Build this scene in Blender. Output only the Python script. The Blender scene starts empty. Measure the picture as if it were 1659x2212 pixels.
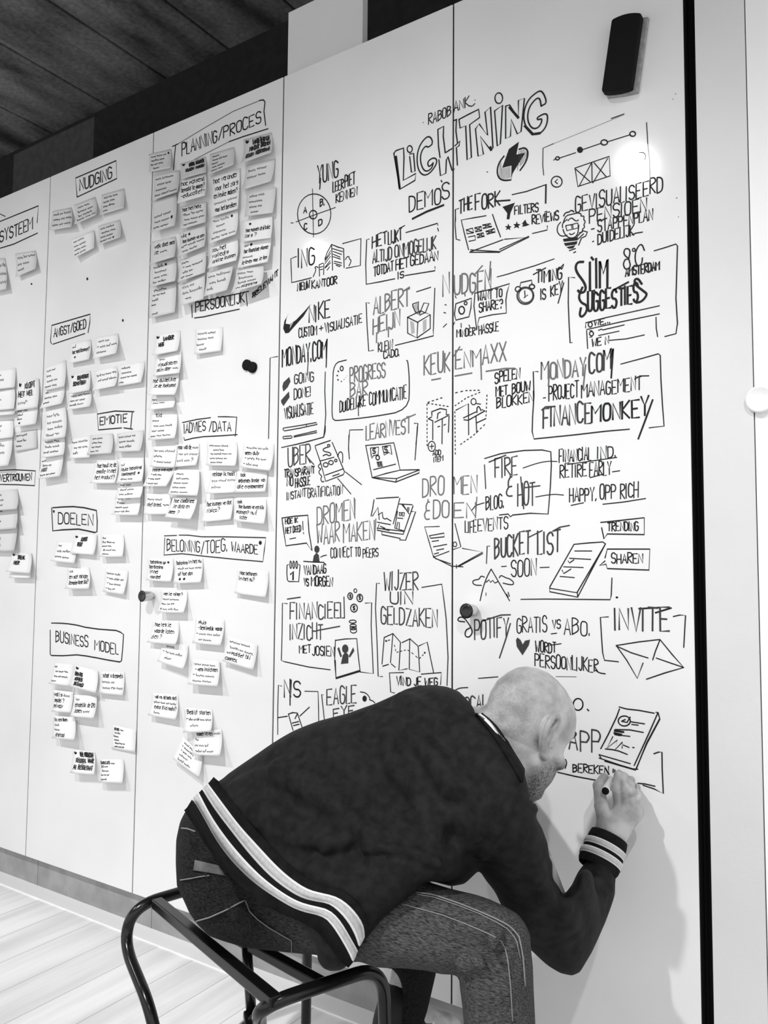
import bpy, math, random
import numpy as np
random.seed(7)
SC = bpy.context.scene
COL = SC.collection

# ------------------------------------------------------------------ camera, world, lamps, exposure
FPX, IW, IH = 1720.0, 1659.0, 2212.0
CAM = np.array([2.51222688, -1.64677901, 1.08503709])
RCV = np.array([[0.83672738, -0.00774666, 0.54756487],
                [-0.03033628, 0.99770883, 0.06047156],
                [-0.54677875, -0.06720929, 0.83457528]])   # rows: image right, image down, forward, in (right, down, into wall)

def w3(v):
    return np.array([v[0], v[2], -v[1]])
AX_R, AX_D, AX_F = w3(RCV[0]), w3(RCV[1]), w3(RCV[2])
cam_data = bpy.data.cameras.new('camera')
cam = bpy.data.objects.new('camera', cam_data)
COL.objects.link(cam)
from mathutils import Matrix, Vector
M = Matrix.Identity(4)
for i in range(3):
    M[i][0] = AX_R[i]; M[i][1] = -AX_D[i]; M[i][2] = -AX_F[i]; M[i][3] = CAM[i]
cam.matrix_world = M
cam_data.sensor_fit = 'VERTICAL'
cam_data.sensor_height = 24.0
cam_data.lens = 24.0 * FPX / IH
cam_data.clip_start = 0.02
SC.camera = cam
SC.view_settings.view_transform = 'Standard'
SC.view_settings.look = 'None'
SC.view_settings.gamma = 1.0
SC.view_settings.use_curve_mapping = False
SC.view_settings.exposure = 0.42

world = bpy.data.worlds.new('world')
SC.world = world
world.use_nodes = True
world.node_tree.nodes['Background'].inputs['Color'].default_value = (1, 1, 1, 1)
world.node_tree.nodes['Background'].inputs['Strength'].default_value = 0.82

LAMPS = [(-2.37, -2.38, 3.15, -1.2, 0.0, 0.78, 68), (-0.67, -2.42, 3.15, 0.08, 0.0, 0.80, 122), (1.42, -2.37, 3.15, 1.42, 0.0, 0.66, 168), (3.30, -2.38, 3.15, 2.75, 0.0, 0.66, 100)]
LAMP_RADIUS = 0.04
LAMP_CONE = 62
LAMP_BLEND = 1.0

# ------------------------------------------------------------------ helpers
def ray(px, py):
    return AX_R * ((px - IW / 2) / FPX) + AX_D * ((py - IH / 2) / FPX) + AX_F

def at(px, py, Y):
    """the point of the plane at distance -Y in front of the door fronts that stands at this place of the photograph"""
    d = ray(px, py)
    return CAM + d * ((Y - CAM[1]) / d[1])

def at_z(px, py, Z):
    d = ray(px, py)
    return CAM + d * ((Z - CAM[2]) / d[2])

def depth_of(P):
    return (np.asarray(P) - CAM) @ AX_F

def project(P):
    v = P - CAM
    z = v @ AX_F
    return np.stack([IW / 2 + FPX * (v @ AX_R) / z, IH / 2 + FPX * (v @ AX_D) / z], -1)

def link(o, parent=None):
    COL.objects.link(o)
    if parent is not None:
        o.parent = parent
    return o

def mesh_obj(name, verts, faces, mat=None, parent=None, smooth=False, mats=None, midx=None):
    me = bpy.data.meshes.new(name)
    me.from_pydata([tuple(map(float, v)) for v in verts], [], [tuple(int(i) for i in f) for f in faces])
    if mats:
        for m in mats:
            me.materials.append(m)
        if midx is not None:
            me.polygons.foreach_set('material_index', list(midx))
    elif mat:
        me.materials.append(mat)
    if smooth:
        me.polygons.foreach_set('use_smooth', [True] * len(me.polygons))
    me.update()
    o = bpy.data.objects.new(name, me)
    return link(o, parent)

def tag(o, label=None, cat=None, group=None, kind=None):
    if label: o['label'] = label
    if cat: o['category'] = cat
    if group: o['group'] = group
    if kind: o['kind'] = kind
    return o

def empty(name, loc=(0, 0, 0)):
    o = bpy.data.objects.new(name, None)
    o.empty_display_size = 0.05
    o.location = loc
    link(o)
    bpy.context.view_layer.update()
    return o

def own(o, parent):
    """parent o, built in place coordinates, to a thing standing elsewhere"""
    o.parent = parent
    o.matrix_parent_inverse = Matrix.Translation(-Vector(parent.location))
    return o

class MB:
    def __init__(s):
        s.v = []; s.f = []
    def add(s, v, f):
        n = len(s.v)
        s.v += [tuple(p) for p in v]
        s.f += [tuple(i + n for i in q) for q in f]
    def box(s, x0, x1, y0, y1, z0, z1):
        s.add([(x0, y0, z0), (x1, y0, z0), (x1, y1, z0), (x0, y1, z0), (x0, y0, z1), (x1, y0, z1), (x1, y1, z1), (x0, y1, z1)],
              [(3, 2, 1, 0), (4, 5, 6, 7), (0, 1, 5, 4), (1, 2, 6, 5), (2, 3, 7, 6), (3, 0, 4, 7)])
    def tube(s, pts, r, n=14, caps=True):
        pts = [np.array(p, float) for p in pts]
        rs = r if hasattr(r, '__len__') else [r] * len(pts)
        up = None
        base = len(s.v)
        for i, p in enumerate(pts):
            a = pts[max(i - 1, 0)]; b = pts[min(i + 1, len(pts) - 1)]
            t = (b - a) / (np.linalg.norm(b - a) + 1e-12)
            if up is None:
                up = np.array([0, 0, 1.0]) if abs(t[2]) < .9 else np.array([1.0, 0, 0])
            e1 = up - t * (up @ t); e1 /= np.linalg.norm(e1); up = e1
            e2 = np.cross(t, e1)
            for k in range(n):
                q = 2 * math.pi * k / n
                s.v.append(tuple(p + rs[i] * (math.cos(q) * e1 + math.sin(q) * e2)))
        for i in range(len(pts) - 1):
            for k in range(n):
                a = base + i * n + k; b = base + i * n + (k + 1) % n
                s.f.append((a, b, b + n, a + n))
        if caps:
            s.f.append(tuple(base + k for k in reversed(range(n))))
            s.f.append(tuple(base + (len(pts) - 1) * n + k for k in range(n)))
    def obj(s, name, mat, parent=None, smooth=False):
        return mesh_obj(name, s.v, s.f, mat, parent, smooth)

def bevel(o, w, seg=2):
    m = o.modifiers.new('bevel', 'BEVEL'); m.width = w; m.segments = seg; m.limit_method = 'ANGLE'; m.angle_limit = math.radians(40)
    return o

def arc_path(pts, rad, n=7):
    """round the corners of a polyline"""
    pts = [np.array(p, float) for p in pts]
    out = [pts[0]]
    for i in range(1, len(pts) - 1):
        a, b, c = pts[i - 1], pts[i], pts[i + 1]
        r = rad[i] if hasattr(rad, '__len__') else rad
        d1 = min(r, .49 * np.linalg.norm(a - b)); d2 = min(r, .49 * np.linalg.norm(c - b))
        p0 = b + (a - b) / np.linalg.norm(a - b) * d1; p1 = b + (c - b) / np.linalg.norm(c - b) * d2
        for k in range(n + 1):
            t = k / n
            out.append((1 - t) ** 2 * p0 + 2 * t * (1 - t) * b + t * t * p1)
    out.append(pts[-1])
    return out

# ------------------------------------------------------------------ materials
def new_mat(name, base=.5, rough=.5, spec=.5, metal=0.0):
    m = bpy.data.materials.new(name); m.use_nodes = True
    b = m.node_tree.nodes['Principled BSDF']
    c = base if hasattr(base, '__len__') else (base, base, base)
    b.inputs['Base Color'].default_value = (*c, 1)
    b.inputs['Roughness'].default_value = rough
    b.inputs['Specular IOR Level'].default_value = spec
    b.inputs['Metallic'].default_value = metal
    return m

def noise_mat(name, lo, hi, scale=20, rough=.6, spec=.3, detail=4, stretch=None, bump=0.0, p0=.35, p1=.65, bscale=None, attr=None):
    m = new_mat(name, lo, rough, spec)
    nt = m.node_tree; N = nt.nodes; L = nt.links
    b = N['Principled BSDF']
    tc = N.new('ShaderNodeTexCoord'); mp = N.new('ShaderNodeMapping')
    L.new(tc.outputs['Object'], mp.inputs['Vector'])
    if stretch: mp.inputs['Scale'].default_value = stretch
    nz = N.new('ShaderNodeTexNoise'); nz.inputs['Scale'].default_value = scale; nz.inputs['Detail'].default_value = detail
    L.new(mp.outputs['Vector'], nz.inputs['Vector'])
    cr = N.new('ShaderNodeValToRGB')
    cr.color_ramp.elements[0].position = p0; cr.color_ramp.elements[0].color = (lo, lo, lo, 1)
    cr.color_ramp.elements[1].position = p1; cr.color_ramp.elements[1].color = (hi, hi, hi, 1)
    L.new(nz.outputs['Fac'], cr.inputs['Fac'])
    out = cr.outputs['Color']
    if attr:
        at_ = N.new('ShaderNodeAttribute'); at_.attribute_name = attr
        mx = N.new('ShaderNodeMix'); mx.data_type = 'RGBA'; mx.blend_type = 'MULTIPLY'
        mx.inputs['Factor'].default_value = 1.0
        L.new(out, mx.inputs['A']); L.new(at_.outputs['Color'], mx.inputs['B'])
        out = mx.outputs['Result']
    L.new(out, b.inputs['Base Color'])
    if bump:
        n2 = N.new('ShaderNodeTexNoise'); n2.inputs['Scale'].default_value = bscale or scale * 4; n2.inputs['Detail'].default_value = 3
        L.new(mp.outputs['Vector'], n2.inputs['Vector'])
        bp = N.new('ShaderNodeBump'); bp.inputs['Strength'].default_value = bump; bp.inputs['Distance'].default_value = .004
        L.new(n2.outputs['Fac'], bp.inputs['Height']); L.new(bp.outputs['Normal'], b.inputs['Normal'])
    return m

MAT = {}
MAT['laminate'] = noise_mat('white_laminate', .80, .85, 3.0, .085, .20, 3)
MAT['edge'] = new_mat('laminate_edge', .55, .5)
MAT['gap'] = new_mat('dark_gap', .008, .9, .1)
MAT['wallpaint'] = noise_mat('wall_paint', .70, .75, 2.5, .7, .2, 3, bump=.1, bscale=90)
MAT['whitepaint'] = new_mat('white_paint', .93, .5, .3)
MAT['plinth'] = noise_mat('plinth_board', .28, .36, 16, .6, .3, 5)
MAT['ink'] = new_mat('black_ink', .010, .6, .2)
MAT['ink2'] = new_mat('dark_grey_ink', .045, .6, .2)
MAT['ink3'] = new_mat('grey_ink', .15, .6, .2)
MAT['ink4'] = new_mat('faint_ink', .42, .6, .2)
MAT['paper'] = new_mat('white_paper', .90, .85, .1)
MAT['paper2'] = new_mat('pale_paper', .74, .85, .1)
MAT['black_metal'] = new_mat('black_metal', .006, .22, .45)
MAT['black_plastic'] = new_mat('black_plastic', .007, .7, .12)
MAT['felt'] = noise_mat('grey_felt', .30, .42, 90, .95, .1)
MAT['steel'] = new_mat('brushed_steel', .62, .28, .5, 1.0)
MAT['knob_face'] = new_mat('knob_face', .015, .25, .5)
MAT['cloth'] = noise_mat('black_knit', .008, .017, 60, .8, .16, 5, bump=.12, bscale=420)
MAT['rib'] = noise_mat('black_rib', .008, .013, 60, .9, .1, 3)
MAT['stripe_white'] = new_mat('white_stripe', .88, .85, .1)
MAT['stripe_grey'] = noise_mat('grey_stripe', .50, .60, 160, .9, .1)
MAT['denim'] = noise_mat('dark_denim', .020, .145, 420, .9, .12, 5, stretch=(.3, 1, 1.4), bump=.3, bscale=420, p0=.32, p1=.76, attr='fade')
MAT['stitch'] = new_mat('pale_stitch', .26, .9, .1)
MAT['leather'] = noise_mat('worn_leather_patch', .12, .22, 40, .7, .2)
MAT['skin'] = noise_mat('skin', .27, .50, 30, .42, .42, 6, bump=.12, bscale=170, p0=.3, p1=.6, attr='tone')
MAT['hair'] = new_mat('dark_hair', .015, .7, .2)
MAT['pen_white'] = new_mat('white_pen_barrel', .85, .35, .4)
MAT['shoe'] = new_mat('dark_shoe', .012, .6, .3)
MAT['shoe_white'] = new_mat('white_rubber', .75, .6, .3)
MAT['duct'] = noise_mat('dark_duct', .012, .018, 30, .7, .2)

MAT['duct_grey'] = noise_mat('grey_duct', .040, .055, 30, .7, .2)
MAT['lens'] = new_mat('lamp_lens', .9)
MAT['lens'].node_tree.nodes['Principled BSDF'].inputs['Emission Color'].default_value = (1, 1, 1, 1)
MAT['lens'].node_tree.nodes['Principled BSDF'].inputs['Emission Strength'].default_value = 260.0

def floor_mat():
    m = new_mat('pale_plank_floor', .7, .38, .35)
    nt = m.node_tree; N = nt.nodes; L = nt.links; b = N['Principled BSDF']
    tc = N.new('ShaderNodeTexCoord')
    mp = N.new('ShaderNodeMapping'); L.new(tc.outputs['Object'], mp.inputs['Vector'])
    mp.inputs['Rotation'].default_value = (0, 0, math.pi / 2)
    br = N.new('ShaderNodeTexBrick')
    br.inputs['Color1'].default_value = (.98, .98, .98, 1); br.inputs['Color2'].default_value = (.86, .86, .86, 1); br.inputs['Mortar'].default_value = (.5, .5, .5, 1)
    br.inputs['Scale'].default_value = 1.0; br.inputs['Mortar Size'].default_value = .0012; br.inputs['Brick Width'].default_value = 1.1; br.inputs['Row Height'].default_value = .14; br.inputs['Bias'].default_value = -.35
    L.new(mp.outputs['Vector'], br.inputs['Vector'])
    mp2 = N.new('ShaderNodeMapping'); mp2.inputs['Scale'].default_value = (14, 1.1, 1); L.new(tc.outputs['Object'], mp2.inputs['Vector'])
    nz = N.new('ShaderNodeTexNoise'); nz.inputs['Scale'].default_value = 1.0; nz.inputs['Detail'].default_value = 6
    L.new(mp2.outputs['Vector'], nz.inputs['Vector'])
    cr = N.new('ShaderNodeValToRGB'); cr.color_ramp.elements[0].position = .33; cr.color_ramp.elements[0].color = (.78, .78, .78, 1); cr.color_ramp.elements[1].position = .6; cr.color_ramp.elements[1].color = (1, 1, 1, 1)
    L.new(nz.outputs['Fac'], cr.inputs['Fac'])
    mx = N.new('ShaderNodeMix'); mx.data_type = 'RGBA'; mx.blend_type = 'MULTIPLY'; mx.inputs['Factor'].default_value = 1
    L.new(br.outputs['Color'], mx.inputs['A']); L.new(cr.outputs['Color'], mx.inputs['B'])
    L.new(mx.outputs['Result'], b.inputs['Base Color'])
    return m
MAT['floor'] = floor_mat()

def ceiling_mat():
    m = new_mat('rough_concrete', .1, .95, .1)
    nt = m.node_tree; N = nt.nodes; L = nt.links; b = N['Principled BSDF']
    tc = N.new('ShaderNodeTexCoord')
    n1 = N.new('ShaderNodeTexNoise'); n1.inputs['Scale'].default_value = 2.2; n1.inputs['Detail'].default_value = 5
    n2 = N.new('ShaderNodeTexNoise'); n2.inputs['Scale'].default_value = 55; n2.inputs['Detail'].default_value = 6
    mp = N.new('ShaderNodeMapping'); mp.inputs['Scale'].default_value = (2.2, .7, 1); L.new(tc.outputs['Object'], mp.inputs['Vector'])
    L.new(mp.outputs['Vector'], n1.inputs['Vector']); L.new(tc.outputs['Object'], n2.inputs['Vector'])
    c1 = N.new('ShaderNodeValToRGB'); c1.color_ramp.elements[0].position = .38; c1.color_ramp.elements[0].color = (.07, .07, .07, 1); c1.color_ramp.elements[1].position = .66; c1.color_ramp.elements[1].color = (.42, .42, .42, 1)
    c2 = N.new('ShaderNodeValToRGB'); c2.color_ramp.elements[0].position = .3; c2.color_ramp.elements[0].color = (.6, .6, .6, 1); c2.color_ramp.elements[1].position = .7; c2.color_ramp.elements[1].color = (1, 1, 1, 1)
    L.new(n1.outputs['Fac'], c1.inputs['Fac']); L.new(n2.outputs['Fac'], c2.inputs['Fac'])
    mx = N.new('ShaderNodeMix'); mx.data_type = 'RGBA'; mx.blend_type = 'MULTIPLY'; mx.inputs['Factor'].default_value = 1
    L.new(c1.outputs['Color'], mx.inputs['A']); L.new(c2.outputs['Color'], mx.inputs['B'])
    L.new(mx.outputs['Result'], b.inputs['Base Color'])
    return m
MAT['ceiling'] = ceiling_mat()

# ------------------------------------------------------------------ the room
DW, HP, DH = 0.5416, 0.10, 2.36          # door width, plinth height, door height
SEAM = [-DW, 0.0, DW, 2 * DW, 3 * DW, 2.1632]
ZT = HP + DH
CEIL = 3.2

def structure(name, mb, mat):
    o = mb.obj(name, mat); o['kind'] = 'structure'; return o

b = MB(); b.box(-6, 5, -5, .75, -.06, 0); structure('floor', b, MAT['floor'])
slabs = MB()
joint = [-3.4, -2.6, -1.7, -.95, -.52, -.13, .24, .62, 1.0, 1.5, 2.1, 2.9, 4.0, 5.0]
slabs.box(-6, 5, -5, .75, CEIL + .03, CEIL + .12)
x0 = -6
for x in joint:
    slabs.box(x0 + .008, x - .008, -5, .75, CEIL, CEIL + .035); x0 = x
structure('ceiling', slabs, MAT['ceiling'])
b = MB(); b.box(-6, 5, .66, .75, 0, CEIL); structure('wall_back', b, MAT['duct'])
# right of the cupboards: shadow gap, wall strip, whiter door leaf
XG, XP = 2.184, 2.2765
b = MB(); b.box(SEAM[5] + .0005, XG + .002, .035, .05, 0, CEIL); structure('trim_1', b, MAT['gap'])
b = MB(); b.box(XG, XP, 0, .64, 0, CEIL); o = structure('wall_right', b, MAT['wallpaint'])
b = MB(); b.box(XP + .002, XP + .9, .004, .05, 0, CEIL); door = structure('door_1', b, MAT['whitepaint'])
# round pull on the door leaf
pc = at(1641, 861, -.012)
b = MB()
ring = []
prof = [(.0, .004), (.024, .004), (.026, -.002), (.0255, -.010), (.0235, -.0125), (.021, -.0115), (.015, -.006), (0, -.005)]
n = 28
vs = []; fs = []
for r_, y_ in prof:
    for k in range(n):
        q = 2 * math.pi * k / n
        vs.append((pc[0] + r_ * math.cos(q), y_, pc[2] + r_ * math.sin(q)))
for i in range(len(prof) - 1):
    for k in range(n):
        a_ = i * n + k; b_ = i * n + (k + 1) % n
        fs.append((a_, b_, b_ + n, a_ + n))
kn = mesh_obj('door_pull', vs, fs, MAT['whitepaint'], door, True)
kn['label'] = 'round white pull'
# plinth below the cupboards
b = MB()
b.box(-3.2, .035, .025, .045, .0, HP - .003); b.box(.037, .60, .025, .045, 0, HP - .003); b.box(.602, SEAM[5], .025, .045, 0, HP - .003)
structure('baseboard_back', b, MAT['plinth'])
b = MB(); b.box(-3.2, SEAM[5], -.035, .025, 0, .004); structure('trim_2', b, MAT['whitepaint'])
# white box panel that fills the space above the fourth cupboard, dark duct further along
b = MB(); b.box(2 * DW + .004, 2 * DW + .262, .012, .035, ZT + .001, 2.655); structure('wall_upper', b, MAT['wallpaint'])
b = MB(); b.box(-.40, .10, .10, .5, ZT + .02, 2.70); structure('trim_3', b, MAT['duct_grey'])
b = MB(); b.box(-3.2, SEAM[5], .46, .655, ZT + .25, 3.05); structure('trim_4', b, MAT['duct'])

b = MB(); b.box(-3.2, SEAM[0] - .002, 0, .62, HP, ZT); structure('wall_left', b, MAT['laminate'])
# cupboards: body, door, knob
CUP = []
cup_label = [''] * 5
cup_label[3] = 'white cupboard whose door carries marker sketches and the four-part compass circle'
cup_label[4] = 'white cupboard whose door carries marker sketches and the black eraser'
cup_label[0] = 'white cupboard at the far end, cut by the picture edge'
cup_label[1] = 'white cupboard whose door carries sticky notes and the business model heading'
cup_label[2] = 'white cupboard whose door is crowded with sticky notes beside a steel knob'
for i in range(5):
    xa, xb = SEAM[i], SEAM[i + 1]
    e = empty('storage_cupboard', ((xa + xb) / 2, .3, HP))
    tag(e, cup_label[i], 'cupboard', 'row of tall white cupboards')
    m = MB(); m.box(xa + .001, xb - .001, .022, .62, HP, ZT - .004)
    m.box(xa + .0001, xa + .0020, .003, .03, HP, ZT - .004); m.box(xb - .0020, xb - .0001, .003, .03, HP, ZT - .004)
    own(m.obj('carcass', MAT['gap']), e)
    m = MB(); m.box(xa + .0021, xb - .0021, 0, .02, HP, ZT)
    dr = own(bevel(m.obj('door', MAT['laminate']), .0008, 1), e)
    CUP.append((e, dr))

def knob(px, py, cup):
    c = at(px, py, 0)
    prof = [(0.0095, 0), (0.0095, -.006), (.0135, -.010), (.0150, -.022), (.0165, -.040), (.0168, -.043)]
    n = 28
    def lathe(pr, name, mat, par, close=False):
        vs = []; fs = []
        for r_, y_ in pr:
            for k in range(n):
                q = 2 * math.pi * k / n
                vs.append((c[0] + r_ * math.cos(q), y_, c[2] + r_ * math.sin(q)))
        for i in range(len(pr) - 1):
            for k in range(n):
                a_ = i * n + k; b_ = i * n + (k + 1) % n
                fs.append((a_, b_, b_ + n, a_ + n))
        if close: fs.append(tuple((len(pr) - 1) * n + k for k in range(n)))
        o = mesh_obj(name, vs, fs, mat, None, True)
        o.parent = par; o.matrix_parent_inverse = par.matrix_world.inverted() if False else Matrix.Translation(-Vector(cup[0].location))
        return o
    k_ = lathe(prof, 'knob', MAT['steel'], cup[0])
    f_ = lathe([(.0152, -.0425), (.0150, -.0445), (.010, -.0420), (.004, -.0412), (.0012, -.0412)], 'knob_face', MAT['knob_face'], k_, True)
    f_.matrix_parent_inverse = Matrix.Identity(4)
    return k_
knob(331, 1287, CUP[2]); knob(1026, 1318, CUP[4])

# ------------------------------------------------------------------ handwriting: a single-stroke alphabet (x y digit pairs, strokes parted by spaces)
FONT = {
'A': (4, '002640 1232'), 'B': (4, '0006 0626453403 0334423100'), 'C': (4, '4526160501103041'), 'E': (4, '46060040 0333'),
'F': (4, '460600 0333'), 'G': (4, '45261605011030414323'), 'H': (4, '0006 4046 0343'), 'I': (1, '0006'), 'J': (3, '3631201001'), 'K': (4, '0006 460340'),
'L': (3, '060030'), 'M': (5, '0006235650'), 'N': (4, '00064046'), 'O': (4, '2616050110304145 453626'), 'P': (4, '0006 0636454433 3303'), 'Q': (4, '2616050110304145 4526 2240'),
'R': (4, '0006 0636454403 0340'), 'S': (4, '453616050413334241301001'), 'T': (4, '0646 2620'), 'U': (4, '060110304146'), 'V': (4, '062046'), 'W': (5, '0610245056x'),
'X': (4, '0046 0640'), 'Y': (4, '062346 2320'), 'Z': (4, '06460040'), '1': (2, '042620'), '/': (3, '0036'), '!': (1, '0602 0100'),
'.': (1, '0001'), "'": (1, '0604'), '-': (3, '0333'), '+': (4, '0343 2521'), ',': (1, '1100'), '*': (3, '0632 3602 1711'), '$': (4, '453616050413334241301001 2720'), ' ': (2, ''), ':': (1, '0102 0405'),
'a': (3, '341403011030 3430'), 'b': (3, '0600 0314343010'), 'c': (3, '341403011030'), 'd': (3, '341403011030 3630'), 'e': (3, '0333341403011030'), 'f': (3, '361610 0434'), 'h': (3, '0600 03143430'),
'i': (1, '0400 0506'), 'j': (2, '141000 1516'), 'k': (3, '0600 3402 0230'), 'l': (1, '0600'), 'n': (3, '0400 03143430'), 'o': (3, '14030110303314'), 'p': (3, '0400 04343202'), 'r': (2, '0400 0314 24'), 's': (3, '341403323100'),
'u': (3, '040110303430'), 'v': (3, '041034'), 'w': (4, '0410233044'), 'x': (3, '0034 0430'), 'y': (3, '0411 3400'), 'z': (3, '04340030'),
}
FONT.update({'W': (5, '0610244056'), 'D': (4, '0006 062645412000'), '8': (4, '33140516364533 33413010010213 1333'), '&': (4, '362615141333 1302011030 2627'),
             'g': (3, '341403123234 343010'), 'm': (4, '0400 03142420 23344440'), 't': (2, '161020 0424'), '?': (4, '051636454323 2120')})
CURVY = set('BCDGJOPQRSU8&?$abcdeghjmnopsu')

def glyph(ch):
    w, s = FONT.get(ch, FONT['-'])
    out = []
    for st in s.replace('x', '').split():
        p = [(int(st[i]), int(st[i + 1])) for i in range(0, len(st) - 1, 2) if st[i:i + 2].isdigit()]
        if len(p) > 1: out.append(p)
    return w, out

def smooth_poly(p, it=1):
    for _ in range(it):
        if len(p) < 3: return p
        q = [p[0]]
        for a, b in zip(p[:-1], p[1:]):
            q += [(.75 * a[0] + .25 * b[0], .75 * a[1] + .25 * b[1]), (.25 * a[0] + .75 * b[0], .25 * a[1] + .75 * b[1])]
        q.append(p[-1]); p = q
    return p

def layout(text, rnd, gap=1.25):
    """strokes of a line of handwriting in a box 0..1 by 0..1 (height of capitals)"""
    x = 0; out = []
    for ch in text:
        w, st = glyph(ch)
        jx, jy, js = rnd.uniform(-.15, .15), rnd.uniform(-.3, .3), rnd.uniform(.93, 1.1)
        for p in st:
            q = [(x + px + jx + rnd.uniform(-.12, .12), py * js + jy + rnd.uniform(-.12, .12)) for px, py in p]
            out.append(smooth_poly(q, 2) if ch in CURVY else q)
        x += w + gap
    W_ = max(x - gap, .1)
    return [[(px / W_, py / 6.0) for px, py in p] for p in out]

class Ink:
    """flat ribbons of ink lying on a surface given by a function (px, py) -> point, px size -> metres"""
    def __init__(s, surf, scale):
        s.v = []; s.f = []; s.m = []; s.surf = surf; s.scale = scale; s.lift = 0
    def line(s, pts, w, g=0, taper=True):
        P = [s.surf(*p) for p in pts]
        n0 = len(s.v)
        hw = .5 * w * s.scale(pts[0])
        k = len(P)
        s.lift += 1
        off = np.array([0, -.00003 * (s.lift % 8), 0])
        for i in range(k):
            a = P[max(i - 1, 0)]; b_ = P[min(i + 1, k - 1)]
            t = b_ - a; L_ = math.hypot(t[0], t[2]) + 1e-9
            nx, nz = -t[2] / L_, t[0] / L_
            h = hw * (.9 if (i in (0, k - 1)) else 1.0)
            e = np.array([t[0], t[1], t[2]]) / L_ * hw * .5
            p = P[i] - e if i == 0 else (P[i] + e if i == k - 1 else P[i])
            q = np.array([nx * h, 0, nz * h])
            s.v.append(p + q + off); s.v.append(p - q + off)
        for i in range(k - 1):
            a = n0 + 2 * i
            s.f.append((a, a + 1, a + 3, a + 2)); s.m.append(g)
    def fill(s, pts, g=0):
        P = [s.surf(*p) for p in pts]
        n0 = len(s.v)
        s.lift += 1
        s.v += [p + np.array([0, -.00003 * (s.lift % 8), 0]) for p in P]
        # ear clipping in the surface plane
        idx = list(range(len(P)))
        def cr(a, b_, c): return (P[b_][0] - P[a][0]) * (P[c][2] - P[a][2]) - (P[b_][2] - P[a][2]) * (P[c][0] - P[a][0])
        ar = sum(P[i][0] * P[(i + 1) % len(P)][2] - P[(i + 1) % len(P)][0] * P[i][2] for i in range(len(P)))
        sg = 1 if ar > 0 else -1
        guard = 0
        while len(idx) > 2 and guard < 500:
            guard += 1
            for j in range(len(idx)):
                a, b_, c = idx[j - 1], idx[j], idx[(j + 1) % len(idx)]
                if sg * cr(a, b_, c) <= 0: continue
                if any(sg * cr(a, b_, d) >= 0 and sg * cr(b_, c, d) >= 0 and sg * cr(c, a, d) >= 0 for d in idx if d not in (a, b_, c)): continue
                s.f.append((n0 + a, n0 + b_, n0 + c)); s.m.append(g); idx.pop(j); break
            else:
                break
    def obj(s, name, parent):
        used = sorted(set(s.m)); mp = {g: i for i, g in enumerate(used)}
        mats = [MAT[('ink', 'ink2', 'ink3', 'ink4')[g]] for g in used]
        o = mesh_obj(name, s.v, s.f, parent=parent, mats=mats, midx=[mp[g] for g in s.m])
        return o

CROPS = {'A': (600, 320, 4.608), 'B': (830, 180, 4.366), 'C': (970, 240, 3.253), 'D': (580, 620, 4.366), 'E': (900, 540, 4.609), 'F': (1130, 520, 4.484), 'G': (590, 920, 5.027),
         'H': (590, 1220, 4.254), 'I': (890, 940, 3.130), 'J': (960, 1270, 3.072), 'K': (1180, 1480, 5.53), 'X': (960, 1400, 3.318),
         'l': (0, 380, 5.184), 'm': (300, 200, 4.425), 'n': (0, 680, 5.027), 'o': (290, 680, 4.425), 'p': (0, 1060, 5.184), 'q': (290, 1140, 4.097), 'r': (80, 1400, 6.9125), 's': (0, 0, 2.074), 't': (1280, 0, 4.377)}
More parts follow.
